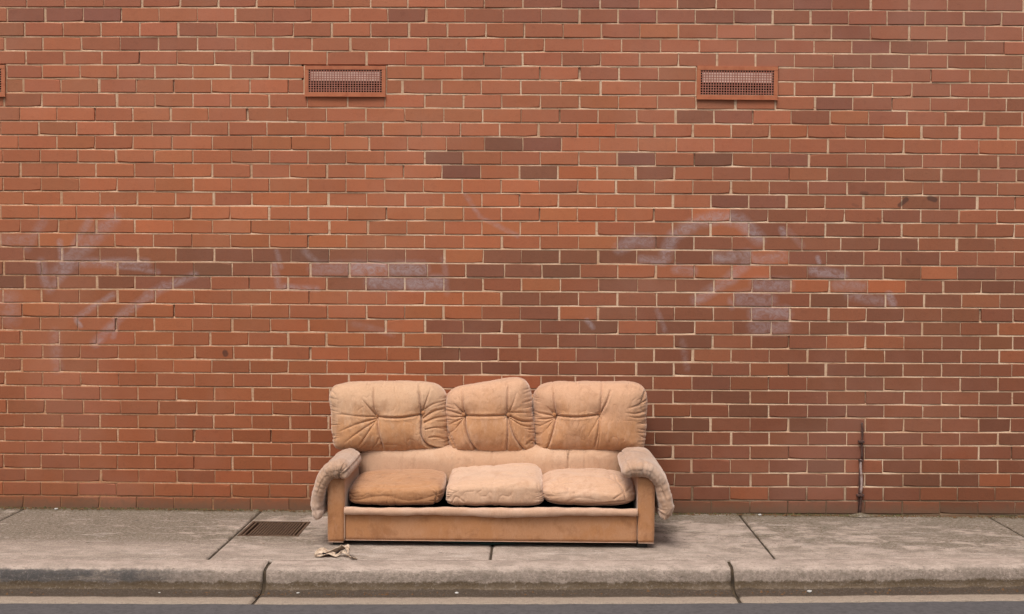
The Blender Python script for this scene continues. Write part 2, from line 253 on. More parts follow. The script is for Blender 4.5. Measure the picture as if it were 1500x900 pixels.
# ------------------------------------------------------------------ node helper
class NB:
    def __init__(s, tree):
        s.t = tree
    def n(s, typ, **kw):
        nd = s.t.nodes.new(typ)
        for k, v in kw.items():
            setattr(nd, k, v)
        return nd
    def put(s, sock, v):
        if hasattr(v, "is_output"):
            s.t.links.new(v, sock)
        elif v is not None:
            sock.default_value = v
    def m(s, op, a, b=None, c=None, clamp=False):
        nd = s.n("ShaderNodeMath", operation=op, use_clamp=clamp)
        s.put(nd.inputs[0], a); s.put(nd.inputs[1], b); s.put(nd.inputs[2], c)
        return nd.outputs[0]
    def v(s, op, a, b=None, scale=None):
        nd = s.n("ShaderNodeVectorMath", operation=op)
        s.put(nd.inputs[0], a)
        if b is not None: s.put(nd.inputs[1], b)
        if scale is not None: s.put(nd.inputs["Scale"], scale)
        return nd.outputs["Value"] if op in ("DOT_PRODUCT", "LENGTH", "DISTANCE") else nd.outputs[0]
    def mix(s, f, a, b, typ='MIX'):
        nd = s.n("ShaderNodeMix", data_type='RGBA', blend_type=typ)
        s.put(nd.inputs[0], f)
        s.put(nd.inputs[6], a if hasattr(a, "is_output") else tuple(a)[:3] + (1,))
        s.put(nd.inputs[7], b if hasattr(b, "is_output") else tuple(b)[:3] + (1,))
        return nd.outputs[2]
    def noise(s, vec, scale, detail=3, rough=0.55, dist=0.0):
        nd = s.n("ShaderNodeTexNoise")
        s.put(nd.inputs["Vector"], vec)
        nd.inputs["Scale"].default_value = scale
        nd.inputs["Detail"].default_value = detail
        nd.inputs["Roughness"].default_value = rough
        nd.inputs["Distortion"].default_value = dist
        return nd.outputs[0]
    def ramp(s, f, lo, hi, a=0.0, b=1.0, smooth=True):
        nd = s.n("ShaderNodeMapRange", interpolation_type='SMOOTHSTEP' if smooth else 'LINEAR')
        s.put(nd.inputs[0], f)
        nd.inputs[1].default_value, nd.inputs[2].default_value = lo, hi
        nd.inputs[3].default_value, nd.inputs[4].default_value = a, b
        return nd.outputs[0]
    def scaled(s, vec, sc):
        return s.v("MULTIPLY", vec, tuple(sc))

def new_mat(name):
    mt = bpy.data.materials.new(name)
    mt.use_nodes = True
    t = mt.node_tree
    t.nodes.clear()
    nb = NB(t)
    out = nb.n("ShaderNodeOutputMaterial")
    bs = nb.n("ShaderNodeBsdfPrincipled")
    t.links.new(bs.outputs[0], out.inputs[0])
    geo = nb.n("ShaderNodeNewGeometry")
    return mt, nb, bs, geo.outputs["Position"]

def bump(nb, bs, h, strength, dist):
    b = nb.n("ShaderNodeBump")
    b.inputs["Strength"].default_value = strength
    b.inputs["Distance"].default_value = dist
    nb.t.links.new(h, b.inputs["Height"])
    nb.t.links.new(b.outputs[0], bs.inputs["Normal"])

# chalk and paint marks on the wall: distance to each stroke, in wall metres
def stroke_group(name, strokes):
    g = bpy.data.node_groups.new(name, "ShaderNodeTree")
    g.interface.new_socket("Position", in_out='INPUT', socket_type='NodeSocketVector')
    g.interface.new_socket("Mask", in_out='OUTPUT', socket_type='NodeSocketFloat')
    nb = NB(g)
    gi = nb.n("NodeGroupInput")
    go = nb.n("NodeGroupOutput")
    p = gi.outputs[0]
    wob = nb.n("ShaderNodeTexNoise")
    nb.put(wob.inputs["Vector"], p)
    wob.inputs["Scale"].default_value = 9
    wob.inputs["Detail"].default_value = 3
    off = nb.v("SCALE", nb.v("SUBTRACT", wob.outputs["Color"], (0.5, 0.5, 0.5)), scale=0.022)
    p = nb.v("MULTIPLY", nb.v("ADD", p, off), (1, 0, 1))
    acc = None
    for (x0, z0, x1, z1, r, a) in strokes:
        d = (x1 - x0, 0, z1 - z0)
        L2 = d[0] ** 2 + d[2] ** 2 + 1e-9
        q = p
        if acc is not None:          # keeps the strokes evaluated one after another
            ch = nb.n("ShaderNodeVectorMath", operation="MULTIPLY_ADD")
            nb.put(ch.inputs[0], acc)
            ch.inputs[1].default_value = (1e-7, 0, 0)
            nb.put(ch.inputs[2], p)
            q = ch.outputs[0]
        rel = nb.v("SUBTRACT", q, (x0, 0, z0))
        t = nb.m("MULTIPLY", nb.v("DOT_PRODUCT", rel, d), 1 / L2, clamp=True)
        near = nb.n("ShaderNodeVectorMath", operation="SCALE")
        near.inputs[0].default_value = d
        nb.put(near.inputs["Scale"], t)
        dist = nb.v("DISTANCE", rel, near.outputs[0])
        k = nb.m("MULTIPLY_ADD", dist, -a / (r * 1.25), a * 1.35, clamp=True)
        k = nb.m("MINIMUM", k, a)
        acc = k if acc is None else nb.m("MAXIMUM", acc, k)
    nb.put(go.inputs[0], acc)
    return g

CHALK_G = stroke_group("chalk_strokes", CHALK)
SPOT_G = stroke_group("paint_spots", SPOTS)

def wall_marks(nb, pos, col, gain=1.0):
    for g, c, lo in ((CHALK_G, lin((167, 157, 160)), 0.0), (SPOT_G, lin((48, 38, 36)), 1.0)):
        nd = nb.n("ShaderNodeGroup")
        nd.node_tree = g
        nb.put(nd.inputs[0], pos)
        f = nd.outputs[0]
        if lo == 0.0:
            n1 = nb.ramp(nb.noise(nb.scaled(pos, (1, 1, 1.3)), 22, 6, 0.8, 0.9), 0.33, 0.64, 0.14, 1.0)
            f = nb.m("MULTIPLY", f, n1)
            f = nb.m("MULTIPLY", f, 0.66 * gain)
        else:
            f = nb.ramp(f, 0.35, 0.75, 0, 0.62)
        col = nb.mix(f, col, c)
    return col

def brick_mat(name, attr_type):
    mt, nb, bs, pos = new_mat(name)
    at = nb.n("ShaderNodeAttribute", attribute_type=attr_type, attribute_name="color" if attr_type == 'OBJECT' else "tone")
    base = at.outputs["Color"]
    n1 = nb.noise(nb.scaled(pos, (1, 1, 1)), 7, 4, 0.6)
    n2 = nb.noise(nb.scaled(pos, (5, 1, 1.0)), 9, 4, 0.65, 0.4)
    n3 = nb.noise(pos, 260, 3, 0.7)
    mot = nb.noise(pos, 26, 5, 0.7, 0.5)
    c = nb.mix(nb.ramp(n1, 0.3, 0.7, 0, 0.30), base, nb.mix(1.0, base, (0.80, 0.74, 0.72), 'MULTIPLY'))
    c = nb.mix(nb.ramp(n2, 0.40, 0.68, 0.0, 0.28), c, nb.mix(1.0, base, (1.10, 0.90, 0.76), 'MULTIPLY'))
    c = nb.mix(nb.ramp(mot, 0.52, 0.70, 0.0, 0.42), c, nb.mix(1.0, base, (0.70, 0.66, 0.64), 'MULTIPLY'))
    pit = nb.noise(pos, 105, 3, 0.8)
    c = nb.mix(nb.ramp(pit, 0.60, 0.68, 0.0, 0.45), c, nb.mix(1.0, base, (0.5, 0.46, 0.44), 'MULTIPLY'))
    c = nb.mix(nb.ramp(pit, 0.40, 0.30, 0.0, 0.40), c, nb.mix(1.0, base, (1.3, 1.3, 1.28), 'MULTIPLY'))
    c = nb.mix(nb.ramp(n3, 0.30, 0.75, 0.0, 0.40), c, nb.mix(1.0, base, (1.30, 1.26, 1.22), 'MULTIPLY'))
    # pale bloom and soot that run over the wall in large faint clouds
    cl = nb.noise(pos, 0.9, 4, 0.6)
    c = nb.mix(nb.ramp(cl, 0.45, 0.72, 0.0, 0.16), c, lin((172, 132, 116)))
    # splash-up dirt near the pavement
    z = nb.n("ShaderNodeSeparateXYZ")
    nb.put(z.inputs[0], pos)
    dz = nb.ramp(nb.m("ADD", z.outputs[2], nb.m("MULTIPLY", mot, -0.11)), -0.05, 0.06, 0.72, 0.0)
    c = nb.mix(dz, c, lin((96, 78, 62)))
    c = wall_marks(nb, pos, c)
    nb.put(bs.inputs["Base Color"], c)
    bs.inputs["Roughness"].default_value = 0.86
    bs.inputs["Specular IOR Level"].default_value = 0.28
    bump(nb, bs, nb.m("ADD", nb.m("MULTIPLY", n3, 0.45), mot), 0.35, 0.0035)
    return mt

def mortar_mat():
    mt, nb, bs, pos = new_mat("mortar")
    n1 = nb.noise(pos, 3.5, 4, 0.6)
    n2 = nb.noise(nb.scaled(pos, (1, 1, 1)), 60, 4, 0.7)
    n3 = nb.noise(nb.scaled(pos, (1, 1, 6)), 5.5, 4, 0.7)
    c = nb.mix(nb.ramp(n1, 0.35, 0.65), lin((204, 176, 149)), lin((182, 148, 120)))
    c = nb.mix(nb.ramp(n2, 0.45, 0.8, 0, 0.6), c, lin((150, 120, 98)))
    c = nb.mix(nb.ramp(n3, 0.56, 0.70, 0, 0.75), c, lin((156, 106, 80)))
    z = nb.n("ShaderNodeSeparateXYZ")
    nb.put(z.inputs[0], pos)
    c = nb.mix(nb.ramp(nb.m("ADD", z.outputs[2], nb.m("MULTIPLY", n1, -0.35)), -0.12, 0.12, 0.85, 0.0), c, lin((92, 74, 56)))
    # joints browner towards the lower left of the wall
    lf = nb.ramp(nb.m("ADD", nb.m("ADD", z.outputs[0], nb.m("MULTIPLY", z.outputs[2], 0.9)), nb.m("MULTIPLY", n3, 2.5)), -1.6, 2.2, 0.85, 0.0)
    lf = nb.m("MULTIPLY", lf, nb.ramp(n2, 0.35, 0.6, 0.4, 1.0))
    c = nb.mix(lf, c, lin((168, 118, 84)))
    c = wall_marks(nb, pos, c, 0.75)
    nb.put(bs.inputs["Base Color"], c)
    bs.inputs["Roughness"].default_value = 0.95
    bs.inputs["Specular IOR Level"].default_value = 0.15
    bump(nb, bs, n2, 0.6, 0.003)
    return mt

def plain_mat(name, col, rough=0.8, metal=0.0, var=0.3, scale=12, col2=None, bumpd=0.002, spec=0.4, thr=(0.4, 0.7)):
    mt, nb, bs, pos = new_mat(name)
    c1 = lin(col)
    c2 = lin(col2) if col2 else tuple(v * (1 - var) for v in c1)
    n1 = nb.noise(pos, scale, 5, 0.65, 0.3)
    n2 = nb.noise(pos, scale * 14, 3, 0.6)
    c = nb.mix(nb.ramp(n1, *thr), c1, c2)
    c = nb.mix(nb.ramp(n2, 0.3, 0.8, 0, 0.25), c, tuple(v * 0.55 for v in c1))
    nb.put(bs.inputs["Base Color"], c)
    bs.inputs["Roughness"].default_value = rough
    bs.inputs["Metallic"].default_value = metal
    bs.inputs["Specular IOR Level"].default_value = spec
    bump(nb, bs, nb.m("ADD", n1, nb.m("MULTIPLY", n2, 0.4)), 0.5, bumpd)
    return mt

FK = 0.91
def fabric_mat(name, col, dirt=(132, 88, 58), bleach=(216, 172, 140), bleach_amt=0.4, dirt_amt=0.3, seed=0.0, bw=0.5, fade=None):
    mt, nb, bs, pos = new_mat(name)
    p = nb.v("ADD", pos, (seed, seed * 0.7, seed * 1.3))
    col, dirt, bleach = [tuple(v * FK for v in q) for q in (col, dirt, bleach)]
    c = lin(col)
    n0 = nb.noise(p, 3.2, 4, 0.6, 0.4)
    if fade:      # sky light on the upper cloth painted paler, with bleached wear, in uneven tongues
        sz = nb.n("ShaderNodeSeparateXYZ")
        nb.put(sz.inputs[0], pos)
        nz_ = nb.noise(nb.scaled(p, (1.6, 1, 0.5)), 7, 4, 0.65)
        c = nb.mix(nb.ramp(nb.m("ADD", sz.outputs[2], nb.m("MULTIPLY", nz_, 0.30)), fade[0] + .15, fade[1] + .15, 0, 0.75), c, lin(bleach))
    n1 = nb.noise(p, 8.5, 5, 0.7, 0.5)
    n2 = nb.noise(nb.scaled(p, (1, 1, 0.35)), 34, 4, 0.7, 0.5)
    nf = nb.noise(p, 420, 2, 0.6)
    k = nb.mix(nb.ramp(n0, 0.42, 0.60, 0, bleach_amt), c, lin(bleach))
    k = nb.mix(nb.ramp(n1, 0.50, 0.68, 0, dirt_amt), k, lin(dirt))
    k = nb.mix(nb.ramp(n2, 0.50, 0.66, 0, 0.38), k, lin(bleach))
    nap = nb.noise(nb.scaled(p, (1, 1, 0.6)), 95, 3, 0.75, 0.4)
    k = nb.mix(nb.ramp(nap, 0.52, 0.66, 0, 0.20), k, tuple(v * 0.62 for v in lin(col)))
    k = nb.mix(nb.ramp(nap, 0.46, 0.34, 0, 0.22), k, lin(bleach))
    k = nb.mix(nb.ramp(nf, 0.3, 0.75, 0, 0.30), k, tuple(v * 0.6 for v in lin(col)))
    spots = nb.noise(p, 19, 4, 0.8)
    k = nb.mix(nb.ramp(spots, 0.66, 0.74, 0, 0.35), k, lin((120, 84, 62)))
    nb.put(bs.inputs["Base Color"], k)
    bs.inputs["Roughness"].default_value = 0.95
    bs.inputs["Specular IOR Level"].default_value = 0.12
    bs.inputs["Sheen Weight"].default_value = bw
    bs.inputs["Sheen Roughness"].default_value = 0.45
    bs.inputs["Sheen Tint"].default_value = (1.0, 0.86, 0.76, 1)
    bump(nb, bs, nb.m("ADD", nb.m("MULTIPLY", nf, 0.12), nb.m("ADD", n2, nb.m("MULTIPLY", n1, 0.7))), 0.55, 0.006)
    return mt

def concrete_mat(name, pale, mid, dark, kind):
    mt, nb, bs, pos = new_mat(name)
    sp = nb.n("ShaderNodeSeparateXYZ")
    nb.put(sp.inputs[0], pos)
    X, Y, Zc = sp.outputs
    st = nb.scaled(pos, (0.45, 1, 1))
    n0 = nb.noise(st, 2.2, 5, 0.62, 0.5)
    n1 = nb.noise(nb.scaled(pos, (0.6, 1, 1)), 11, 6, 0.72, 0.4)
    n2 = nb.noise(pos, 48, 5, 0.78)
    n3 = nb.noise(pos, 120, 3, 0.8)
    c = nb.mix(nb.ramp(n1, 0.40, 0.60), lin(pale), lin(mid))
    if kind == 'path':
        # lichen and grime, heaviest in the untrodden half by the wall; trowelled margin by the kerb stays clean
        bandy = nb.ramp(Y, -1.12, -0.75, 0.0, 1.0)
        leftm = nb.ramp(X, -2.3, -1.1, 0.13, 0.0)
        g = nb.m("ADD", nb.m("MULTIPLY_ADD", n1, 0.45, nb.m("MULTIPLY", n0, 0.65)), leftm)
        g = nb.m("ADD", g, nb.ramp(Y, -0.35, -0.02, 0.0, 0.13))
        g = nb.m("MULTIPLY", nb.ramp(g, 0.49, 0.62, 0.0, 0.95), nb.m("MULTIPLY_ADD", bandy, 0.85, 0.15))
        g = nb.m("MULTIPLY", g, nb.ramp(n2, 0.30, 0.62, 0.25, 1.0))
        c = nb.mix(g, c, lin(dark))
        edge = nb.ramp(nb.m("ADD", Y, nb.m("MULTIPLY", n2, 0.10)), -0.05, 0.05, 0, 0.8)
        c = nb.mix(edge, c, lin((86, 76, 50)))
        pit = nb.ramp(n2, 0.66, 0.74, 0, 0.6)
        c = nb.mix(pit, c, lin((92, 80, 66)))
        broad = nb.noise(nb.scaled(pos, (0.8, 1, 1)), 1.7, 5, 0.7, 0.8)
        c = nb.mix(nb.ramp(broad, 0.50, 0.62, 0, 0.34), c, lin((116, 104, 92)))
        gum = nb.noise(nb.scaled(pos, (1, 0.8, 1)), 13, 2, 0.4)
        c = nb.mix(nb.ramp(gum, 0.72, 0.745, 0, 0.5), c, lin((74, 66, 58)))
        pale = nb.noise(nb.scaled(pos, (0.3, 1.4, 1)), 9, 5, 0.8, 0.5)
        c = nb.mix(nb.ramp(pale, 0.56, 0.66, 0, 0.45), c, lin((190, 177, 166)))
    if kind == 'kerb':
        at = nb.n("ShaderNodeAttribute", attribute_type='GEOMETRY', attribute_name="prof")
        s = nb.m("ADD", at.outputs["Fac"], nb.m("MULTIPLY_ADD", n1, 0.050, -0.025))
        s = nb.m("ADD", s, nb.m("MULTIPLY_ADD", n2, 0.022, -0.011))
        face = nb.m("MULTIPLY", nb.ramp(s, 0.145, 0.165, 0, 1), nb.ramp(n2, 0.38, 0.60, 0.35, 0.85))
        c = nb.mix(face, c, lin((122, 108, 96)))
        scuff = nb.m("MULTIPLY", nb.ramp(nb.m("ADD", X, nb.m("MULTIPLY", n0, 0.8)), -1.75, -1.25, 1.0, 0.0), nb.ramp(s, 0.14, 0.16, 0, 1))
        scuff = nb.m("MULTIPLY", scuff, nb.ramp(nb.noise(nb.scaled(pos, (0.5, 1, 2)), 7, 5, 0.75, 0.6), 0.30, 0.55, 0.35, 0.95))
        c = nb.mix(scuff, c, lin((72, 69, 68)))
        band = nb.m("MULTIPLY", nb.ramp(s, 0.205, 0.218, 0, 1), nb.ramp(n1, 0.25, 0.55, 0.7, 0.95))
        c = nb.mix(band, c, lin((84, 68, 49)))
        gut = nb.ramp(s, 0.246, 0.258, 0, 0.95)
        c = nb.mix(gut, c, lin((64, 52, 41)))
        lip = nb.ramp(s, 0.372, 0.405, 0, 0.95)
        c = nb.mix(lip, c, lin((150, 134, 118)))
        chips = nb.m("MULTIPLY", nb.ramp(n2, 0.68, 0.72, 0, 0.85), nb.ramp(s, 0.09, 0.14, 0, 1))
        c = nb.mix(chips, c, lin((52, 46, 42)))
    c = nb.mix(nb.ramp(n3, 0.50, 0.64, 0, 0.38), c, tuple(v * 0.42 for v in lin(mid)))
    c = nb.mix(nb.ramp(nb.noise(pos, 80, 4, 0.85), 0.56, 0.62, 0, 0.40 if kind == 'path' else 0.16), c, lin((196, 184, 172)))
    c = nb.mix(nb.ramp(nb.noise(nb.scaled(pos, (0.35, 1.2, 1)), 62, 4, 0.8), 0.55, 0.66, 0, 0.50), c, lin((88, 76, 64)))
    nb.put(bs.inputs["Base Color"], c)
    bs.inputs["Roughness"].default_value = 0.9
    bs.inputs["Specular IOR Level"].default_value = 0.25
    bump(nb, bs, nb.m("ADD", n2, nb.m("MULTIPLY", n3, 0.6)), 0.9, 0.009)
    return mt

MT = {}
MT['brick'] = brick_mat("brick_face", 'OBJECT')
MT['brick_mass'] = brick_mat("brick_face_joined", 'GEOMETRY')
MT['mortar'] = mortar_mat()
MT['core'] = plain_mat("wall_core", (90, 70, 58))
MT['path'] = concrete_mat("footpath_concrete", (172, 155, 142), (152, 136, 124), (92, 82, 66), 'path')
MT['kerb'] = concrete_mat("kerb_concrete", (174, 156, 143), (152, 136, 124), (90, 80, 70), 'kerb')
MT['asphalt'] = plain_mat("asphalt", (80, 76, 76), 0.9, var=0.35, scale=40, bumpd=0.006)
MT['ground'] = plain_mat("ground_soil", (96, 88, 74), 0.95, scale=3)
MT['dirt'] = plain_mat("joint_dirt", (66, 53, 37), 0.95, scale=30, col2=(38, 31, 24))
MT['vent'] = plain_mat("vent_metal", (172, 102, 68), 0.6, 0.0, scale=22, col2=(158, 86, 54), bumpd=0.0008)
MT['vent_mesh'] = plain_mat("vent_mesh_metal", (164, 108, 90), 0.6, 0.0, scale=22, col2=(160, 96, 78), bumpd=0.0006)
MT['vent_hood'] = plain_mat("vent_hood_metal", (232, 208, 194), 0.7, scale=18, col2=(205, 170, 154))
MT['black'] = plain_mat("dark_void", (9, 7, 6), 1.0, spec=0.0)
MT['grate'] = plain_mat("grate_iron", (88, 66, 48), 0.85, 0.0, scale=35, col2=(62, 44, 32))
MT['rust'] = plain_mat("rusty_iron", (82, 56, 48), 0.85, scale=40, col2=(58, 44, 40))
MT['pale_paint'] = plain_mat("peeling_pale_paint", (170, 150, 144), 0.7, scale=45, col2=(120, 92, 80))
MT['foot'] = plain_mat("black_plastic_foot", (26, 23, 22), 0.5)
MT['teal'] = plain_mat("teal_strap", (20, 52, 50), 0.6)
MT['rag'] = plain_mat("dirty_cotton", (196, 174, 152), 0.95, scale=34, col2=(128, 96, 72), bumpd=0.004)
MT['rag_shade'] = plain_mat("rag_fold_shade", (46, 38, 40), 0.95, scale=20)  # near-black colour standing in for shade between the rag's folds
MT['chip'] = plain_mat("pale_scrap", (190, 186, 180), 0.8, scale=60)
MT['leaf'] = plain_mat("dry_leaf", (104, 74, 46), 0.9, scale=60)
FAB = dict(col=(195, 143, 101), bleach=(210, 174, 144), fade=(0.58, 0.80))
MT['fab_back'] = fabric_mat("velour_back", **FAB)
MT['fab_back2'] = fabric_mat("velour_back_middle", (195, 143, 102), fade=(0.60, 0.86), bleach=(214, 172, 142), seed=3.1)
MT['fab_back3'] = fabric_mat("velour_back_right", (194, 142, 101), fade=(0.60, 0.82), bleach=(212, 169, 139), seed=6.4)
MT['fab_body'] = fabric_mat("velour_body", (188, 132, 89), dirt=(140, 92, 60), bleach=(198, 150, 116), bleach_amt=0.5, dirt_amt=0.5, bw=0.5)
MT['fab_lumbar'] = fabric_mat("velour_lumbar", (206, 164, 132), bleach=(216, 180, 152), bleach_amt=0.5, seed=9.2)
MT['fab_seat1'] = fabric_mat("velour_seat_worn", (182, 131, 91), dirt=(140, 94, 62), bleach=(196, 150, 114), dirt_amt=0.6, bleach_amt=0.3, seed=2.2, bw=0.4)
MT['fab_seat2'] = fabric_mat("velour_seat_pale", (210, 170, 140), dirt=(178, 130, 96), bleach=(218, 184, 158), bleach_amt=0.6, dirt_amt=0.35, seed=5.5)
MT['fab_seat3'] = fabric_mat("velour_seat_right", (207, 165, 134), dirt=(166, 116, 80), bleach=(216, 180, 154), bleach_amt=0.5, dirt_amt=0.45, seed=12.5)
MT['fab_arm'] = fabric_mat("velour_arm_grimy", (186, 150, 124), dirt=(128, 102, 88), bleach=(200, 176, 160), bleach_amt=0.6, dirt_amt=0.55, seed=7.7)
MT['fab_roll'] = fabric_mat("velour_front_roll", (205, 164, 136), dirt=(172, 122, 92), bleach=(214, 178, 154), bleach_amt=0.6, dirt_amt=0.3, seed=8.8)

# ------------------------------------------------------------------ the brick wall
wall = empty("brick_wall", (0, 0.12, 0))
tag(wall, "long wall of orange red and brown bricks with pale mortar behind the sofa", "wall")
STX = np.array([-3.383, -0.143, 3.047])
N_UP = 14                                       # courses above the top of the picture
X0, X1 = -7.6, 7.4
def bed(k, x):
    """height of bed joint k (0 = top joint in view, counted downwards); negative goes on up the wall"""
    if k < 0:
        return bed(0, x) - k * 0.0875
    z = BED[k]
    t = (x - STX[0]) / (STX[2] - STX[0])
    t = min(1.3, max(-0.3, t))
    lo = z[0] * (1 - t) + z[2] * t
    mid = z[1] - (z[0] + z[2]) / 2
    q = max(0.0, 1 - (2 * t - 1) ** 2)
    return (lo + mid * q) / 10000.0

def tone_col(ch, z=3.0):
    t = ch
    if t == -1:
        c = (163, 95, 63)
    else:
        stops = [(0, (158, 96, 65)), (3, (149, 91, 64)), (5, (138, 86, 62)), (7, (129, 82, 62)), (9, (120, 79, 61))]
        for (a, ca), (b, cb) in zip(stops, stops[1:]):
            if a <= t <= b:
                f = (t - a) / (b - a)
                c = tuple(ca[i] * (1 - f) + cb[i] * f for i in range(3))
                break
    k = 1 + rnd.gauss(0, 0.028)
    c = (c[0] * k * (1 + rnd.gauss(0, .012)), c[1] * k, c[2] * k * (1 + rnd.gauss(0, .014)))
    # light fall-off down the wall put into brick colour; low batch also redder
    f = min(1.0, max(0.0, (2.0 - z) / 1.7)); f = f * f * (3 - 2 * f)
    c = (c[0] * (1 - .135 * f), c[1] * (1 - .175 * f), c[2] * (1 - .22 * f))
    f = min(1.0, max(0.0, (z - 1.6) / 1.4))
    c = (c[0], c[1] * (1 + .015 * f), c[2] * (1 + .085 * f))
    l = lin([min(255, max(0, v)) for v in c])
    return (l[0], l[1], l[2], 1.0)

VENTS = [(-3.842, -3.336, 2.605, 2.803), (-1.447, -0.939, 2.611, 2.803), (1.000, 1.502, 2.599, 2.805)]
# brick shapes: front face with uneven arris, unit-free (made at 230 x 77 mm)
def brick_shape(seed):
    g = random.Random(seed)
    hw, hh = 0.115, 0.0385
    ring = [(-hw, -hh), (-hw * .33, -hh), (hw * .33, -hh), (hw, -hh), (hw, 0), (hw, hh), (hw * .33, hh), (-hw * .33, hh), (-hw, hh), (-hw, 0)]
    tx, tz = g.gauss(0, 0.0011), g.gauss(0, 0.0009)
    V, Fc = [], []
    chip = g.choice([None, None, None, 0, 3, 5, 8])
    for i, (x, z) in enumerate(ring):           # front ring
        b = 0.0022 + abs(g.gauss(0, 0.0006)) + (0.006 if chip == i else 0)
        sx = -1 if x > hw * .9 else (1 if x < -hw * .9 else 0)
        sz = -1 if z > hh * .9 else (1 if z < -hh * .9 else 0)
        V.append((x + sx * b, tx * x / hw + tz * z / hh, z + sz * b))
    for i, (x, z) in enumerate(ring):
        j = (g.gauss(0, 0.0005), g.gauss(0, 0.0006))
        d = 0.0028 + (0.005 if chip == i else 0)
        V.append((x + j[0], d + tx * x / hw + tz * z / hh, z + j[1]))
    for (x, z) in ring:
        V.append((x, 0.045, z))
    n = len(ring)
    Fc.append(tuple(range(n)))
    for i in range(n):
        k = (i + 1) % n
        Fc.append((i, n + i, n + k, k))
        Fc.append((n + i, 2 * n + i, 2 * n + k, n + k))
    return V, Fc
SHAPES = [brick_shape(s) for s in range(40, 58)]
SH_ME = []
for V, Fc in SHAPES:
    me = bpy.data.meshes.new("brick")
    me.from_pydata(V, [], Fc)
    me.materials.append(MT['brick'])
    me.update()
    SH_ME.append(me)

bricks = []      # (x0, x1, z0, z1, tone, proud)
perps = []       # (x, halfwidth, z0, z1)
def in_vent(x, z):
    for (a, b, c, d) in VENTS:
        if a + 0.004 < x < b - 0.004 and c + 0.03 < z < d + 0.01:
            return True
    return False
def fill_course(xs, tones, kt, kb):
    """bricks of one course; kt, kb = bed joints above and below"""
    halfs = [rnd.choice([0.002, 0.0025, 0.003, 0.0035, 0.004, 0.0045, 0.0055, 0.0075]) for _ in xs]
    for i, x in enumerate(xs):
        zt, zb = bed(kt, x), bed(kb, x)
        if not in_vent(x, (zt + zb) / 2):
            perps.append((x, halfs[i], zb, zt))
    rowout = rnd.gauss(0, 0.0010)
    for i in range(len(xs) - 1):
        if tones[i] == -9:
            continue
        a, b = xs[i] + halfs[i], xs[i + 1] - halfs[i + 1]
        m = (a + b) / 2
        if in_vent(m, (bed(kt, m) + bed(kb, m)) / 2):
            continue
        bricks.append((a, b, bed(kb, m) + 0.0044 + rnd.gauss(0, .0005), bed(kt, m) - 0.0044 + rnd.gauss(0, .0005), tones[i], rowout + rnd.gauss(0, 0.0008)))

for r, (xs, tones) in enumerate(COURSES):
    xs = [v / 1000 for v in xs]
    tones = list(tones)
    while xs[0] > X0:
        xs.insert(0, xs[0] - 0.2405)
        tones.insert(0, rnd.choice([0, 0, 1, 2, 2] if r not in (18, 19, 20) else [5, 6, 7, 8]))
    while xs[-1] < X1:
        xs.append(xs[-1] + 0.2405)
        tones.append(rnd.choice([2, 3, 3, 4] if r < 11 else [5, 5, 6, 6, 7]))
    fill_course(xs, tones, r - 1, r)
for r in range(1, N_UP):
    x = X0 + (0.12 if r % 2 else 0.0)
    xs = []
    while x < X1 + .1:
        xs.append(x)
        x += 0.2405
    fill_course(xs, [rnd.choice([3, 4, 4, 5, 5, 6, 6]) for _ in xs], -r - 1, -r)
# buried course under the lowest bed joint
xs = [X0 + 0.05 + i * 0.2405 for i in range(63)]
for i in range(len(xs) - 1):
    m = (xs[i] + xs[i + 1]) / 2
    bricks.append((xs[i] + .005, xs[i + 1] - .005, -0.085, bed(36, m) - .006, 7, 0.001))

def proj(p):
    v = Vector(p) - CAM
    z = v.dot(fw)
    return 750 + F_PX * v.dot(rt2) / z, 450 - F_PX * v.dot(up2) / z
def whole_in_view(b):
    p = proj((b[0], 0, b[2])); q = proj((b[1], 0, b[3]))
    if not (0 <= p[0] and q[0] <= 1500 and 0 <= q[1] and p[1] <= 900):
        return False
    if q[0] > 455 and p[0] < 985 and p[1] > 552:
        return False
    return b[1] - b[0] > 0.2
order = sorted([i for i, b in enumerate(bricks) if whole_in_view(b)], key=lambda i: ((bricks[i][0] + bricks[i][1]) / 2 + 0.1) ** 2 + ((bricks[i][2] + bricks[i][3]) / 2 - CAM.z) ** 2)
single = set(order[:300])
mv, mf, mc = [], [], []
for i, (a, b, z0, z1, ch, pr) in enumerate(bricks):
    k = rnd.randrange(len(SHAPES))
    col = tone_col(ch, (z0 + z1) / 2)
    sx, sz = (b - a) / 0.23, (z1 - z0) / 0.077
    flip = rnd.choice([-1, 1])
    if i in single:
        o = bpy.data.objects.new("brick", SH_ME[k])
        o.location = ((a + b) / 2, pr - 0.12, (z0 + z1) / 2)
        o.scale = (sx, 1, sz)
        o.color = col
        COL.objects.link(o)
        o.parent = wall
    else:
        n = len(mv)
        V, Fc = SHAPES[k]
        mv += [((a + b) / 2 + x * sx, y + pr, (z0 + z1) / 2 + z * sz) for x, y, z in V]
        mf += [tuple(n + j for j in f) for f in Fc]
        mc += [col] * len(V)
mass = mesh_obj("brickwork", mv, mf, MT['brick_mass'], wall)
mass["kind"] = "stuff"
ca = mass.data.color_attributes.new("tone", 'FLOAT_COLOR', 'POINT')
ca.data.foreach_set("color", np.array(mc, dtype=np.float32).ravel())

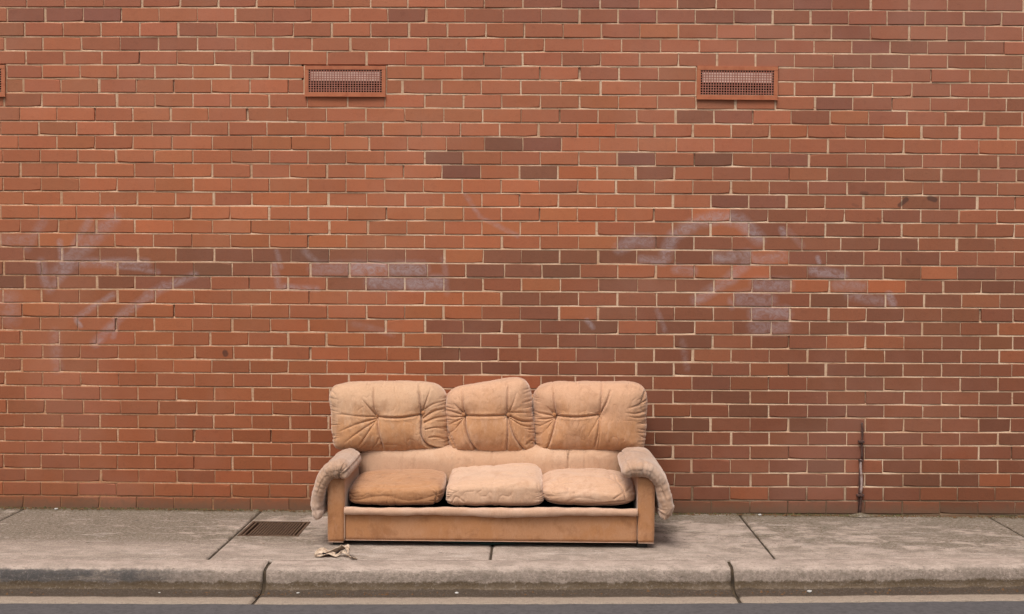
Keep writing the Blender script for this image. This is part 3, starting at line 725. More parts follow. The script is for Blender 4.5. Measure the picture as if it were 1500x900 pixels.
# mortar: struck bed joints, deep under the upper brick and flush above the lower one
V, Fc = [], []
def smooth_noise(n, step):
    k = [rnd.random() for _ in range(n // step + 3)]
    return [k[i // step] * (1 - (i % step) / step) + k[i // step + 1] * (i % step) / step for i in range(n)]
for k in range(-N_UP, 37):
    n = int((X1 - X0) / 0.03)
    a1, a2, a3 = smooth_noise(n, 16), smooth_noise(n, 3), smooth_noise(n, 40)
    deep = rnd.random()
    base = len(V)
    prev = None
    for i in range(n):
        x = X0 + (X1 - X0) * i / (n - 1)
        z = bed(k, x)
        if in_vent(x, z):
            prev = None
            continue
        dt = 0.0020 + 0.0095 * max(0, a1[i] * 0.55 + a3[i] * 0.5 + deep * 0.35 - 0.42) + 0.002 * a2[i]
        db = 0.0012 + 0.0018 * a2[(i * 7) % n] + 0.001 * a1[i]
        jz = (a2[i] - .5) * 0.0012
        j = len(V)
        V += [(x, 0.02, z + 0.010), (x, dt, z + 0.0055), (x, (dt + db) / 2, z + 0.0015 + jz), (x, db, z - 0.0045 + jz), (x, 0.0035, z - 0.0062), (x, 0.02, z - 0.010)]
        if prev is not None:
            for e in range(5):
                Fc.append((prev + e, prev + e + 1, j + e + 1, j + e))
        prev = j
for (x, h, z0, z1) in perps:
    j = len(V)
    d = 0.0022 + rnd.random() * 0.002 + (0.009 if rnd.random() < 0.05 else 0)
    dj = d + rnd.gauss(0, 0.0006)
    hh = h + 0.0012
    V += [(x - hh - .004, 0.02, z0), (x - hh, d + .0015, z0), (x, d, z0), (x + hh, d + .0015, z0), (x + hh + .004, 0.02, z0),
          (x - hh - .004, 0.02, z1), (x - hh, dj + .0015, z1), (x, dj, z1), (x + hh, dj + .0015, z1), (x + hh + .004, 0.02, z1)]
    for e in range(4):
        Fc.append((j + e, j + e + 1, j + 5 + e + 1, j + 5 + e))
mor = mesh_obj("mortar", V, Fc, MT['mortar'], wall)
mor["kind"] = "stuff"
mb = MB()
mb.box((X0 - .02, 0.062, -0.4), (X1 + .1, 0.29, bed(-N_UP, 0) + 0.02))
mb.build("wall_core", MT['core'], wall)
mb = MB()
mb.box((X0 - .04, -0.03, bed(-N_UP, 0) + 0.022), (X1 + .12, 0.32, bed(-N_UP, 0) + 0.10), 0.008)
mb.build("coping", MT['kerb'], wall)

# ------------------------------------------------------------------ wall vents
VENT_LABELS = ["perforated metal air vent cut off by the left edge of the photo",
               "rusty orange perforated air vent in the bricks above the sofa's left end",
               "rusty orange perforated air vent in the bricks high on the right of the wall"]
def make_vent(x0, x1, z0, z1, label, tilt):
    root = tag(empty("wall_vent", ((x0 + x1) / 2, 0, z0)), label, "vent", "air vents in the brick wall")
    fwid = 0.024
    mb = MB()
    yf, yb = -0.0105, 0.010
    # mitred frame: four bars butted end to end
    mb.box((x0, yf, z1 - fwid), (x1, yb, z1), 0.0015)
    mb.box((x0, yf, z0), (x1, yb, z0 + fwid + 0.004), 0.0015)
    mb.box((x0, yf + .0004, z0 + fwid + .0045), (x0 + fwid, yb, z1 - fwid - .0005), 0.0012)
    mb.box((x1 - fwid, yf + .0004, z0 + fwid + .0045), (x1, yb, z1 - fwid - .0005), 0.0012)
    mb.box((x0 - .002, -0.0145, z0 - .001), (x1 + .002, -0.0110, z0 + .004))
    mb.build("frame", MT['vent'], root)
    gx0, gx1, gz0, gz1 = x0 + fwid - .002, x1 - fwid + .002, z0 + fwid + .002, z1 - fwid + .002
    nx, nz = 28, 10
    mb = MB()
    px, pz = (gx1 - gx0) / nx, (gz1 - gz0) / nz
    bw, bh = px * 0.30, pz * 0.30
    for i in range(nx + 1):
        xx = gx0 + i * px
        mb.box((xx - bw / 2, -0.0095, gz0), (xx + bw / 2, -0.0075, gz1))
    for i in range(nz + 1):
        zz = gz0 + i * pz
        mb.box((gx0, -0.0099, zz - bh / 2), (gx1, -0.0079, zz + bh / 2))
    mb.build("perforated_plate", MT['vent_mesh'], root)
    # hood sheet behind the upper rows, leaning back
    mb = MB()
    zt, zm = gz1 - pz * 1.0, gz0 + pz * 5.0
    n = len(mb.V)
    mb.V += [(gx0 + .012, -0.0070, zt), (gx1 - .012, -0.0070, zt), (gx1 - .012, -0.0060, zm), (gx0 + .012, -0.0060, zm),
             (gx0 + .012, -0.0050, zt), (gx1 - .012, -0.0050, zt), (gx1 - .012, -0.0040, zm), (gx0 + .012, -0.0040, zm)]
    mb.F += [(0, 1, 2, 3), (7, 6, 5, 4), (0, 4, 5, 1), (1, 5, 6, 2), (2, 6, 7, 3), (3, 7, 4, 0)]
    mb.build("hood", MT['vent_hood'], root)
    mb = MB()
    c = 0.058
    n = 0
    a, b, d, e = gx0 - .002, gx1 + .002, gz0 - .002, gz1 + .002
    mb.V += [(a, 0, d), (b, 0, d), (b, 0, e), (a, 0, e), (a, c, d), (b, c, d), (b, c, e), (a, c, e)]
    mb.F += [(4, 5, 6, 7), (0, 1, 5, 4), (1, 2, 6, 5), (2, 3, 7, 6), (3, 0, 4, 7)]
    mb.build("duct", MT['black'], root)
    root.rotation_euler = (0, tilt, 0)
    return root
for i, (v, l, t) in enumerate(zip(VENTS, VENT_LABELS, (0, 0.001, 0.006))):
    make_vent(*v, l, t)

# ------------------------------------------------------------------ footpath, kerb, road, ground
KX = [-2.815, -1.373, 0.8, 2.659]
KY = [-1.318, -1.290, -1.188, -1.066]
KP = np.polyfit(KX, KY, 2)
def kline(x):
    xx = np.clip(x, -3.6, 3.4)
    y = np.polyval(KP, xx)
    s = np.polyval(np.polyder(KP), xx)
    return y + (x - xx) * s * 0.6
def fbm2(x, y, sc, octv=4, seed=0):
    """smooth value noise, about -1..1"""
    rs = np.random.RandomState(seed)
    out = np.zeros_like(x, dtype=float)
    amp = 1.0
    tot = 0
    for o in range(octv):
        T = rs.rand(64, 64) * 2 - 1
        fx, fy = x * sc + 100.3 * o, y * sc + 57.1 * o
        ix, iy = np.floor(fx).astype(int), np.floor(fy).astype(int)
        tx, ty = fx - ix, fy - iy
        tx, ty = tx * tx * (3 - 2 * tx), ty * ty * (3 - 2 * ty)
        g = lambda a, b: T[a % 64, b % 64]
        out += amp * ((g(ix, iy) * (1 - tx) + g(ix + 1, iy) * tx) * (1 - ty) + (g(ix, iy + 1) * (1 - tx) + g(ix + 1, iy + 1) * tx) * ty)
        tot += amp
        amp *= 0.5
        sc *= 2.03
    return out / tot

def ridged(x, y, sc, seed):
    """sparse fine creases, 0 or below"""
    k = 1 - np.abs(fbm2(x, y, sc, 2, seed)) * 2.2
    m = np.clip(0.5 + 1.2 * fbm2(x, y, sc * .4, 1, seed + 1), 0, 1)
    return -np.clip(k, 0, 1) ** 5 * m

def grid_faces(nx, ny):
    a = np.arange(nx * ny).reshape(nx, ny)
    return np.stack([a[:-1, :-1], a[1:, :-1], a[1:, 1:], a[:-1, 1:]], -1).reshape(-1, 4)

GR = (-1.690, -1.362, -0.722, -0.352)     # drain opening x0,x1 at mid, y0,y1
footpath = tag(empty("footpath", (0, -0.6, 0)), kind="structure", label="narrow concrete footpath between the brick wall and the kerb")
JX = [-7.8, -6.3, -4.75, -3.24, -1.725, -0.228, 1.300, 2.866, 4.38, 5.9, 7.6]
E_ = [0, .003, .007, .013, .022]
for i in range(len(JX) - 1):
    a, b = JX[i] + .006, JX[i + 1] - .006
    dx = 0.012 if 2 < i < 8 else 0.04
    xs = sorted(set([a + e for e in E_] + [b - e for e in E_] + list(np.linspace(a + .03, b - .03, int((b - a) / dx)))))
    ts = np.concatenate([[0, .003, .007, .013], np.linspace(.022, 1.30, 90 if dx < .02 else 30)])
    if i == 4:
        xs = sorted(set(xs + [GR[0], GR[0] + .002, GR[1] - .002, GR[1]]))
    xs = np.array(xs)
    X, T = np.meshgrid(xs, ts, indexing='ij')
    K = kline(X) + .0065
    Y = K + T * (0.02 - K) / 1.30
    d = np.minimum(np.minimum(X - a, b - X), (Y - K))
    Z = -0.009 * np.exp(-d / 0.005) + 0.0012 * fbm2(X, Y, 6, 4, 5) - 0.0008
    Z += 0.002 * fbm2(X, Y, 1.1, 2, 9) * np.clip(d / 0.1, 0, 1)
    Z += 0.010 * np.clip((Y + 0.05) / 0.05, 0, 1) ** 2 * (0.5 + 0.5 * fbm2(X, Y, 14, 3, 12)) * (Y < 0.03)
    if i == 4:
        ins = (X > GR[0] + .001) & (X < GR[1] - .001) & (Y > GR[2]) & (Y < GR[3])
        Z = np.where(ins, -0.05, Z)
    # skirts
    V = np.stack([X, Y, Z], -1).reshape(-1, 3)
    nx, ny = X.shape
    Fc = grid_faces(nx, ny).tolist()
    idx = np.arange(nx * ny).reshape(nx, ny)
    rim = list(idx[:, 0]) + list(idx[-1, 1:]) + list(idx[-2::-1, -1]) + list(idx[0, -2:0:-1])
    n0 = len(V)
    low = V[rim].copy(); low[:, 2] = -0.09
    V = np.concatenate([V, low])
    for k in range(len(rim)):
        k2 = (k + 1) % len(rim)
        Fc.append((rim[k2], rim[k], n0 + k, n0 + k2))
    mesh_obj("slab", V, Fc, MT['path'], footpath, smooth=True, origin=((a + b) / 2, -0.6, 0))
mb = MB()
for i in range(1, len(JX) - 1):
    x = JX[i]
    n = len(mb.V)
    for t in np.linspace(0, 1, 40):
        y = kline(x) * (1 - t) + 0.02 * t
        z = -0.0065 + 0.0025 * math.sin(t * 37 + i) * math.sin(t * 11)
        mb.V += [(x - .012, y, -.02), (x - .004, y, z), (x + .004, y, z - .001), (x + .012, y, -.02)]
    for k in range(39):
        for e in range(3):
            mb.F.append((n + k * 4 + e, n + k * 4 + e + 1, n + k * 4 + 5 + e, n + k * 4 + 4 + e))
dj = mb.build("joint_dirt", MT['dirt'], footpath)
dj["kind"] = "stuff"

PROF = [(0.004, -0.09), (0.0, -0.012), (-0.001, -0.004), (-0.006, 0.0), (-0.05, -0.001), (-0.10, -0.003), (-0.130, -0.006), (-0.147, -0.012), (-0.158, -0.022), (-0.165, -0.036), (-0.169, -0.052),
        (-0.172, -0.068), (-0.175, -0.084), (-0.178, -0.097), (-0.185, -0.107), (-0.198, -0.113), (-0.225, -0.1155), (-0.255, -0.116), (-0.290, -0.115), (-0.33, -0.113), (-0.38, -0.111), (-0.430, -0.110), (-0.440, -0.116), (-0.442, -0.20)]
PS = [0.0]
for (p, q) in zip(PROF, PROF[1:]):
    PS.append(PS[-1] + math.hypot(p[0] - q[0], p[1] - q[1]))
off = PS[3]
PS = [s - off for s in PS]
kerb = tag(empty("kerb", (0, -1.3, 0)), kind="structure", label="rounded concrete kerb with a shallow gutter along the footpath")
KJ = [-8.7, -6.26, -3.82, -1.388, 1.041, 3.47, 5.9, 8.3]
def kerb_piece(a, b, name, mat, shrink=0.0, seed=0):
    xs = np.array(sorted(set([a, a + .003, a + .008, a + .016, b, b - .003, b - .008, b - .016] + list(np.linspace(a + .03, b - .03, max(3, int((b - a) / .015)))))))
    V, P = [], []
    for j, (oy, oz) in enumerate(PROF):
        d = np.minimum(xs - a, b - xs)
        rr = 0.010 * np.exp(-d / 0.006) * (1 if name == "kerb_stone" else 0) + shrink
        rr = rr * (1 + (0.8 * fbm2(xs, xs * 0 + j * .2, 30, 2, seed + 3) if name == 'kerb_stone' else 0))
        # normal of profile
        p0, p1 = PROF[max(j - 1, 0)], PROF[min(j + 1, len(PROF) - 1)]
        tx, tz = p1[0] - p0[0], p1[1] - p0[1]
        L = math.hypot(tx, tz)
        nx_, nz_ = tz / L, -tx / L
        noise = 0.0022 * fbm2(xs, xs * 0 + PS[j], 12, 4, seed) + 0.003 * fbm2(xs, xs * 0 + PS[j], 2.0, 2, seed + 1)
        if 5 <= j <= 14:
            noise -= 0.006 * np.clip(fbm2(xs, xs * 0 + PS[j], 22, 2, seed + 8) - 0.45, 0, 1) * 2
        if j < 4: noise = noise * 0.1
        if name != 'kerb_stone': noise = noise * 0
        dd = noise - rr
        y = kline(xs) + oy + nx_ * dd
        z = oz + nz_ * dd
        V.append(np.stack([xs, y, z], -1))
        P.append(np.full(len(xs), PS[j]))
    V = np.stack(V, 1).reshape(-1, 3)
    P = np.stack(P, 1).reshape(-1)
    nx, ny = len(xs), len(PROF)
    Fc = grid_faces(nx, ny)[:, ::-1].tolist()
    for base, rev in ((0, False), ((nx - 1) * ny, True)):      # end faces as strips down from the profile
        n0 = len(V)
        low = V[base:base + ny].copy()
        low[:, 2] = -0.21
        V = np.concatenate([V, low])
        P = np.concatenate([P, np.full(ny, 0.23)])
        for k in range(ny - 1):
            q = (base + k, base + k + 1, n0 + k + 1, n0 + k)
            Fc.append(q[::-1] if rev else q)
    o = mesh_obj(name, V, Fc, mat, kerb, smooth=True, origin=((a + b) / 2, -1.3, 0))
    at = o.data.attributes.new("prof", 'FLOAT', 'POINT')
    at.data.foreach_set("value", P.astype(np.float32))
    return o
for i in range(len(KJ) - 1):
    kerb_piece(KJ[i] + .0085, KJ[i + 1] - .0085, "kerb_stone", MT['kerb'], seed=20 + i)
for x in KJ[1:-1]:
    kerb_piece(x - .014, x + .014, "joint_filler", MT['dirt'], shrink=0.016, seed=60)["kind"] = "stuff"

xs = np.concatenate([np.linspace(-60, -5, 12), np.linspace(-4.6, 4.6, 190), np.linspace(5, 60, 12)])
ts = np.concatenate([[0, .002], np.linspace(.012, .6, 40), [1, 2, 4, 8.0]])
X, T = np.meshgrid(xs, ts, indexing='ij')
Y = kline(X) - 0.4415 + 0.004 * fbm2(X, X * 0, 9, 4, 2) - T
Y = np.where(np.abs(X) > 8, np.minimum(Y, -1.75 - T), Y)
Z = -0.1125 + 0.0022 * fbm2(X, Y, 45, 3, 4) - 0.004 * np.exp(-T / 0.004)
mesh_obj("road", np.stack([X, Y, Z], -1).reshape(-1, 3), grid_faces(*X.shape)[:, ::-1], MT['asphalt'], smooth=True)["kind"] = "structure"
bpy.data.objects["road"]["label"] = "grey asphalt road below the gutter"
g = mesh_obj("ground", [(-900, -900, -.16), (900, -900, -.16), (900, 900, -.16), (-900, 900, -.16)], [(0, 1, 2, 3)], MT['ground'])
tag(g, kind="structure", label="bare ground beneath and beyond the street")

# drain grate in the footpath
gr = tag(empty("drain_grate", ((GR[0] + GR[1]) / 2, (GR[2] + GR[3]) / 2, -0.03)), "rusty iron drain grate set in the footpath left of the sofa", "drain grate")
mb = MB()
x0, x1, y0, y1 = GR[0] - .012, GR[1] + .012, GR[2] - .012, GR[3] + .012
zt = 0.0035
for (a, b, c, d) in ((x0, x0 + .016, y0, y1), (x0 + .026, x0 + .038, y0 + .02, y1 - .02), (x1 - .016, x1, y0, y1), (x1 - .038, x1 - .026, y0 + .02, y1 - .02), (x0 + .0165, x1 - .0165, y0, y0 + .016), (x0 + .0165, x1 - .0165, y1 - .016, y1)):
    mb.box((a, c, -.035), (b, d, zt), 0.002)
mb.build("frame", MT['grate'], gr)
nb_ = 15
bar_me = None
for i in range(nb_):
    x = x0 + .056 + (x1 - x0 - .112) * i / (nb_ - 1)
    if bar_me is None:
        mb = MB()
        m = len(mb.V)
        mb.box((x - .0055, y0 + .017, -.028), (x + .0055, y1 - .017, -.0020), 0.002)
        o = mb.build("bar", MT['grate'], gr, origin=(x, (y0 + y1) / 2, 0))
        bar_me = o
    else:
        o = bar_me.copy()
        COL.objects.link(o)
        o.parent = gr
        o.location.x = bar_me.location.x + (x - (x0 + .056))
mb = MB()
mb.box((x0 + .017, (y0 + y1) / 2 - .006, -.034), (x1 - .017, (y0 + y1) / 2 + .006, -.010))
mb.build("cross_bar", MT['grate'], gr)
V = []
n = 30
xx, yy = np.meshgrid(np.linspace(x0 + .016, x1 - .016, n), np.linspace(y0 + .016, y1 - .016, n), indexing='ij')
zz = -0.030 + 0.016 * fbm2(xx, yy, 14, 3, 40)
mesh_obj("trapped_dirt", np.stack([xx, yy, zz], -1).reshape(-1, 3), grid_faces(n, n), MT['dirt'], gr, smooth=True)["kind"] = "stuff"

# old pipe on the wall
pp = tag(empty("wall_pipe", (2.055, -0.02, 0)), "thin rusty pipe with peeling pale paint rising from the footpath up the wall", "pipe")
mb = MB()
pts = [(2.0552 + 0.002 * math.sin(i * 1.3), -0.014, 0.36 + i * 0.0255) for i in range(10)]
mb.tube(pts, [0.0070 + 0.0012 * math.sin(i * 2.1) for i in range(10)], 10)
mb.build("upper_rod", MT['rust'], pp, smooth=True)
mb = MB()
pts = [(2.052 + 0.004 * math.sin(i * .55) + (0.006 if i < 2 else 0) * 0, -0.018, 0.145 + i * 0.0215) for i in range(11)]
mb.tube(pts, [0.0075 + 0.0008 * math.sin(i * 1.7) for i in range(11)], 10)
mb.build("pale_sleeve", MT['pale_paint'], pp, smooth=True)
mb = MB()
mb.tube([(2.043, -0.008, 0.0), (2.044, -0.008, 0.12), (2.045, -.008, 0.25), (2.046, -.008, 0.355)], 0.0055, 8)
mb.tube([(2.046, -0.014, -0.01), (2.050, -0.015, 0.05), (2.054, -0.016, 0.10), (2.055, -.017, 0.146)], [0.009, .0065, .006, .008], 8)
mb.build("lower_rod", MT['rust'], pp, smooth=True)
for z, wd in ((0.132, 0.026), (0.352, 0.016), (0.470, 0.020)):
    mb = MB()
    mb.box((2.052 - wd, -0.0285, z - .006), (2.052 + wd * .8, -0.004, z + .007), 0.002)
    mb.build("bracket", MT['rust'], pp)
n = 24
an, rr = np.meshgrid(np.linspace(0, 2 * np.pi, n), np.linspace(0, 1, 6), indexing='ij')
XX = 2.05 + rr * np.cos(an) * (0.10 + 0.03 * np.sin(3 * an)); YY = -0.022 + rr * np.sin(an) * 0.035
ZZ = 0.002 + 0.022 * (1 - rr) ** 1.5
mesh_obj("cement_collar", np.stack([XX, YY, ZZ], -1).reshape(-1, 3), grid_faces(n, 6)[:, ::-1], MT['path'], pp, smooth=True)

# ------------------------------------------------------------------ soft shapes
def lattice_box(nx, ny, nz):
    Vs, Qs = [], []
    base = 0
    def face(u, v, fn):
        nonlocal base
        U, Wd = np.meshgrid(np.arange(u + 1), np.arange(v + 1), indexing='ij')
        P = np.stack(fn(U, Wd), -1).reshape(-1, 3)
        q = grid_faces(u + 1, v + 1) + base
        Vs.append(P); base += len(P)
        return q
    z0 = lambda U: np.zeros_like(U)
    Qs.append(face(nx, nz, lambda U, W_: (U, z0(U), W_)))
    Qs.append(face(nx, nz, lambda U, W_: (U, z0(U) + ny, W_))[:, ::-1])
    Qs.append(face(nx, ny, lambda U, W_: (U, W_, z0(U)))[:, ::-1])
    Qs.append(face(nx, ny, lambda U, W_: (U, W_, z0(U) + nz)))
    Qs.append(face(ny, nz, lambda U, W_: (z0(U), U, W_))[:, ::-1])
    Qs.append(face(ny, nz, lambda U, W_: (z0(U) + nx, U, W_)))
    P = np.concatenate(Vs)
    Q = np.concatenate(Qs)
    Pu, inv = np.unique(P, axis=0, return_inverse=True)
    inv = inv.reshape(-1)
    return Pu / np.array([nx, ny, nz]) * 2.0 - 1.0, inv[Q]

def normals(V, Q):
    n = np.cross(V[Q[:, 2]] - V[Q[:, 0]], V[Q[:, 3]] - V[Q[:, 1]])
    out = np.zeros_like(V)
    for k in range(4):
        np.add.at(out, Q[:, k], n)
    return out / (np.linalg.norm(out, axis=1, keepdims=True) + 1e-12)

def superbox(nx, ny, nz, group, a, b, alow=None):
    """rounded box; group = the two axes rounded together with exponent a, the third with b"""
    P, Q = lattice_box(nx, ny, nz)
    third = 3 - sum(group)
    if alow:
        a = np.where(P[:, 2] < 0, alow, a)
    g = (np.abs(P[:, group[0]]) ** a + np.abs(P[:, group[1]]) ** a) ** (b / a)
    k = (g + np.abs(P[:, third]) ** b) ** (1 / b)
    return P / k[:, None], Q

def warp(P, BL, BR, TL, TR, y0, y1, lean=0.0, bulge=None):
    u, w_ = (P[:, 0] + 1) / 2, (P[:, 2] + 1) / 2
    x = (BL[0] * (1 - u) + BR[0] * u) * (1 - w_) + (TL[0] * (1 - u) + TR[0] * u) * w_
    z = (BL[1] * (1 - u) + BR[1] * u) * (1 - w_) + (TL[1] * (1 - u) + TR[1] * u) * w_
    y = (y0 + y1) / 2 + P[:, 1] * (y1 - y0) / 2 + lean * (w_ - 0.5)
    return np.stack([x, y, z], -1)

def grooves(A, B, segs):
    """segs: (a0, b0, a1, b1, depth, width, fade) ; creases with plump lips"""
    D = np.zeros_like(A)
    for (a0, b0, a1, b1, dep, wd, fade) in segs:
        dx, dz = a1 - a0, b1 - b0
        L2 = dx * dx + dz * dz + 1e-12
        t = np.clip(((A - a0) * dx + (B - b0) * dz) / L2, 0, 1)
        s = np.hypot(A - a0 - t * dx, B - b0 - t * dz)
        tp = 1 - fade * t ** 1.5
        g = -1.2 * dep * np.exp(-(s / (wd * .80)) ** 1.2) + 0.30 * dep * np.exp(-((s - 2.6 * wd) / (1.9 * wd)) ** 2) - 0.30 * dep * np.exp(-(s / (5 * wd)) ** 2)
        g *= tp
        D = np.where(np.abs(g) > np.abs(D), g, D) + 0.15 * np.where(np.abs(g) > np.abs(D), 0, g)
    return D

def poly(pts, dep, wd, fade=0.0):
    out = []
    if len(pts) > 2:                         # round the drawn line off
        q = np.array([pts[0]] + list(pts) + [pts[-1]], float)
        sm_ = []
        for i in range(1, len(q) - 2):
            for f in np.linspace(0, 1, 5)[:-1]:
                sm_.append(tuple(0.5 * (2 * q[i] + (q[i + 1] - q[i - 1]) * f + (2 * q[i - 1] - 5 * q[i] + 4 * q[i + 1] - q[i + 2]) * f ** 2 + (3 * q[i] - q[i - 1] - 3 * q[i + 1] + q[i + 2]) * f ** 3)))
        pts = sm_ + [tuple(q[-1])]
    n = len(pts) - 1
    for i in range(n):
        f0 = 1 - fade * i / n
        f1 = 1 - fade * (i + 1) / n
        out.append((*pts[i], *pts[i + 1], dep * f0, wd, 1 - f1 / f0 if f0 > 0 else 0))
    return out

def sp(px, py):
    """front-view drawing units of the back cushions -> metres on the sofa"""
    return (-0.941 + (px - 552) * 0.004086, 0.663 - (py - 608) * 0.0041 + (px - 552) * 0.0000335)
def sf(px, py):
    """the same for things at the front of the sofa"""
    return (-1.146 + (px - 480) * 0.003795, 0.0 - (py - 799) * 0.00379 + (px - 480) * 0.00002)

SOFA = (-0.236, -0.5, 0.0)
sofa = tag(empty("sofa", SOFA), "worn tan velour three-seat sofa with tufted back standing on the footpath", "sofa")

def add_soft(name, V, Q, mat, parent=sofa):
    return mesh_obj(name, V, Q, mat, parent, smooth=True)

def back_cushion(corn, buttons, creases, mat, seed, lean=0.05, edge=None, y=(-0.455, -0.13)):
    rs = random.Random(seed)
    P, Q = superbox(300, 30, 180, (0, 2), 5.2, 2.7, 11)
    V = warp(P, *corn, *y, lean=lean)
    N = normals(V, Q)
    if N[np.argmin(V[:, 1])][1] > 0:
        Q = Q[:, ::-1]; N = -N
    x, z = V[:, 0], V[:, 2]
    front = np.clip(-N[:, 1] * 1.6, 0, 1)
    side = np.clip(1 - np.abs(N[:, 1]) * 1.3, 0, 1)
    segs = []
    for pts, dep, wd, fade in creases:
        segs += poly([sp(*p) for p in pts], dep, wd, fade)
    # short folds drawn into each button
    for (bx, by) in buttons:
        c = sp(bx, by)
        for k in range(9):
            an = rs.uniform(0, 2 * math.pi)
            L = rs.uniform(0.03, 0.075)
            p1 = (c[0] + math.cos(an) * L, c[1] + math.sin(an) * L * 0.8)
            segs.append((*c, *p1, rs.uniform(.002, .005), rs.uniform(.0035, .006), 1.0))
    # gathers along the side and bottom seams
    (BL, BR, TL, TR) = corn
    for k in range(26):
        t = rs.uniform(0.08, 0.85)
        for A0, B0, sgn in ((BL, TL, 1), (BR, TR, -1)):
            if rs.random() < 0.25: continue
            ex, ez = A0[0] + (B0[0] - A0[0]) * t, A0[1] + (B0[1] - A0[1]) * t
            L = rs.uniform(0.03, 0.085)
            dz = rs.uniform(-0.2, 0.25) + (0.62 - ez) * 0.9
            segs.append((ex, ez, ex + sgn * L, ez + dz * L, rs.uniform(.002, .006), rs.uniform(.003, .006), 1.0))
    for k in range(16):
        t = rs.uniform(0.06, 0.94)
        ex = TL[0] + (TR[0] - TL[0]) * t; ez = TL[1] + (TR[1] - TL[1]) * t
        segs.append((ex, ez, ex + rs.uniform(-.01, .01), ez - rs.uniform(.03, .09), rs.uniform(.0012, .0035), .0045, 1.0))
        ex = BL[0] + (BR[0] - BL[0]) * t; ez = BL[1] + (BR[1] - BL[1]) * t
        segs.append((ex, ez, ex + rs.uniform(-.03, .03), ez + rs.uniform(.02, .06), rs.uniform(.002, .0055), .0045, 1.0))
    D = grooves(x, z, segs)
    D += 0.006 * fbm2(x, z, 9, 3, seed) + 0.013 * fbm2(x, z, 3.6, 2, seed + 1) + 0.0015 * fbm2(x, z * .5, 38, 2, seed + 2)
    D += ridged(x, z, 7, seed + 20) * 0.0050 + ridged(x * 1.6, z * .8, 17, seed + 21) * 0.0028
    for (bx, by) in buttons:
        cx, cz = sp(bx, by)
        r = np.hypot(x - cx, z - cz)
        D -= 0.032 * np.exp(-(r / 0.024) ** 1.1)
        D -= 0.014 * np.exp(-(r / 0.075) ** 2)
    D2 = 0.006 * fbm2(x + V[:, 1], z, 12, 3, seed + 4)
    V2 = V + N * (D * (front * 0.9 + 0.25 * side) + D2 * side)[:, None]
    # welt seam bead around the edge between front panel and boxing
    ob = add_soft("back_cushion", V2, Q, mat)
    for (bx, by) in buttons:
        c = sp(bx, by)
        i = np.argmin(np.hypot(V2[:, 0] - c[0], V2[:, 2] - c[1]) + (V2[:, 1] > -0.3) * 9)
        yb = V2[i][1]
        b = MB()
        for r_ in range(6):
            ph = math.pi / 2 * r_ / 5
            for k in range(14):
                an = 2 * math.pi * k / 14
                b.V.append((c[0] + 0.0135 * math.cos(an) * math.cos(ph), yb - 0.004 - 0.009 * math.sin(ph), c[1] + 0.0135 * math.sin(an) * math.cos(ph)))
        for r_ in range(5):
            for k in range(14):
                k2 = (k + 1) % 14
                b.F.append((r_ * 14 + k, r_ * 14 + k2, (r_ + 1) * 14 + k2, (r_ + 1) * 14 + k))
        b.build("button", MT['fab_body'], ob, smooth=True)
    return ob

c1 = back_cushion(((-1.212, 0.440), (-0.500, 0.424), (-1.252, 0.850), (-0.535, 0.858)), [(553, 609), (620, 605)], [
    ([(553, 609), (549, 595), (547, 568)], .016, .0055, .55), ([(553, 609), (530, 583)], .016, .006, .85),
    ([(553, 609), (556, 628), (562, 656)], .018, .0055, .2), ([(553, 609), (585, 611), (620, 606)], .015, .0055, 0),
    ([(620, 605), (617, 590), (613, 565)], .020, .006, .5), ([(620, 605), (626, 585), (630, 570)], .012, .005, .8),
    ([(620, 605), (619, 634), (625, 650), (640, 657), (656, 660)], .026, .0062, .1),
    ([(553, 609), (528, 609), (500, 606)], .010, .0055, .9), ([(553, 612), (525, 620), (498, 632)], .012, .006, .9), ([(553, 614), (524, 634), (506, 648)], .010, .006, .9),
    ([(553, 614), (536, 640), (524, 656)], .009, .0055, .8), ([(557, 640), (552, 650), (545, 656)], .007, .005, .9),
    ([(622, 612), (636, 603), (650, 600)], .014, .006, .6), ([(624, 618), (640, 612), (652, 612)], .012, .006, .6), ([(625, 628), (640, 626), (652, 630)], .009, .005, .7), ([(630, 640), (642, 640), (653, 646)], .009, .005, .7),
    ([(622, 600), (636, 592), (648, 590)], .008, .006, .8)],
    MT['fab_back'], 31)
c2 = back_cushion(((-0.512, 0.424), (0.026, 0.422), (-0.552, 0.812), (-0.028, 0.905)), [(679.5, 607), (745, 607)], [
    ([(679, 607), (678, 590), (676, 572)], .015, .0055, .4), ([(679, 607), (665, 592)], .014, .006, .8),
    ([(679, 608), (712, 608), (745, 607)], .012, .006, 0), ([(679, 609), (683, 628), (689, 645), (698, 659)], .022, .006, .1),
    ([(745, 607), (744, 588), (744, 567)], .016, .0058, .4), ([(745, 607), (752, 592), (757, 574)], .010, .006, .9),
    ([(745, 607), (745, 630), (743, 658)], .016, .006, .1), ([(746, 609), (752, 632), (760, 648), (768, 659)], .018, .006, .2),
    ([(748, 608), (764, 616), (781, 618)], .016, .006, .5), ([(750, 612), (765, 622), (778, 626)], .012, .0055, .8), ([(748, 603), (765, 604), (780, 606)], .009, .0055, .9),
    ([(679, 608), (664, 604), (653, 603)], .012, .0055, .8), ([(677, 610), (664, 611), (653, 612)], .011, .0055, .8), ([(677, 612), (664, 618), (655, 624)], .011, .0055, .8), ([(677, 613), (666, 628), (656, 636)], .010, .0055, .8),
    ([(772, 650), (780, 645), (786, 652)], .010, .005, .5), ([(656, 636), (662, 648), (668, 658)], .012, .0055, .5)],
    MT['fab_back2'], 47, lean=0.03, y=(-0.470, -0.14))
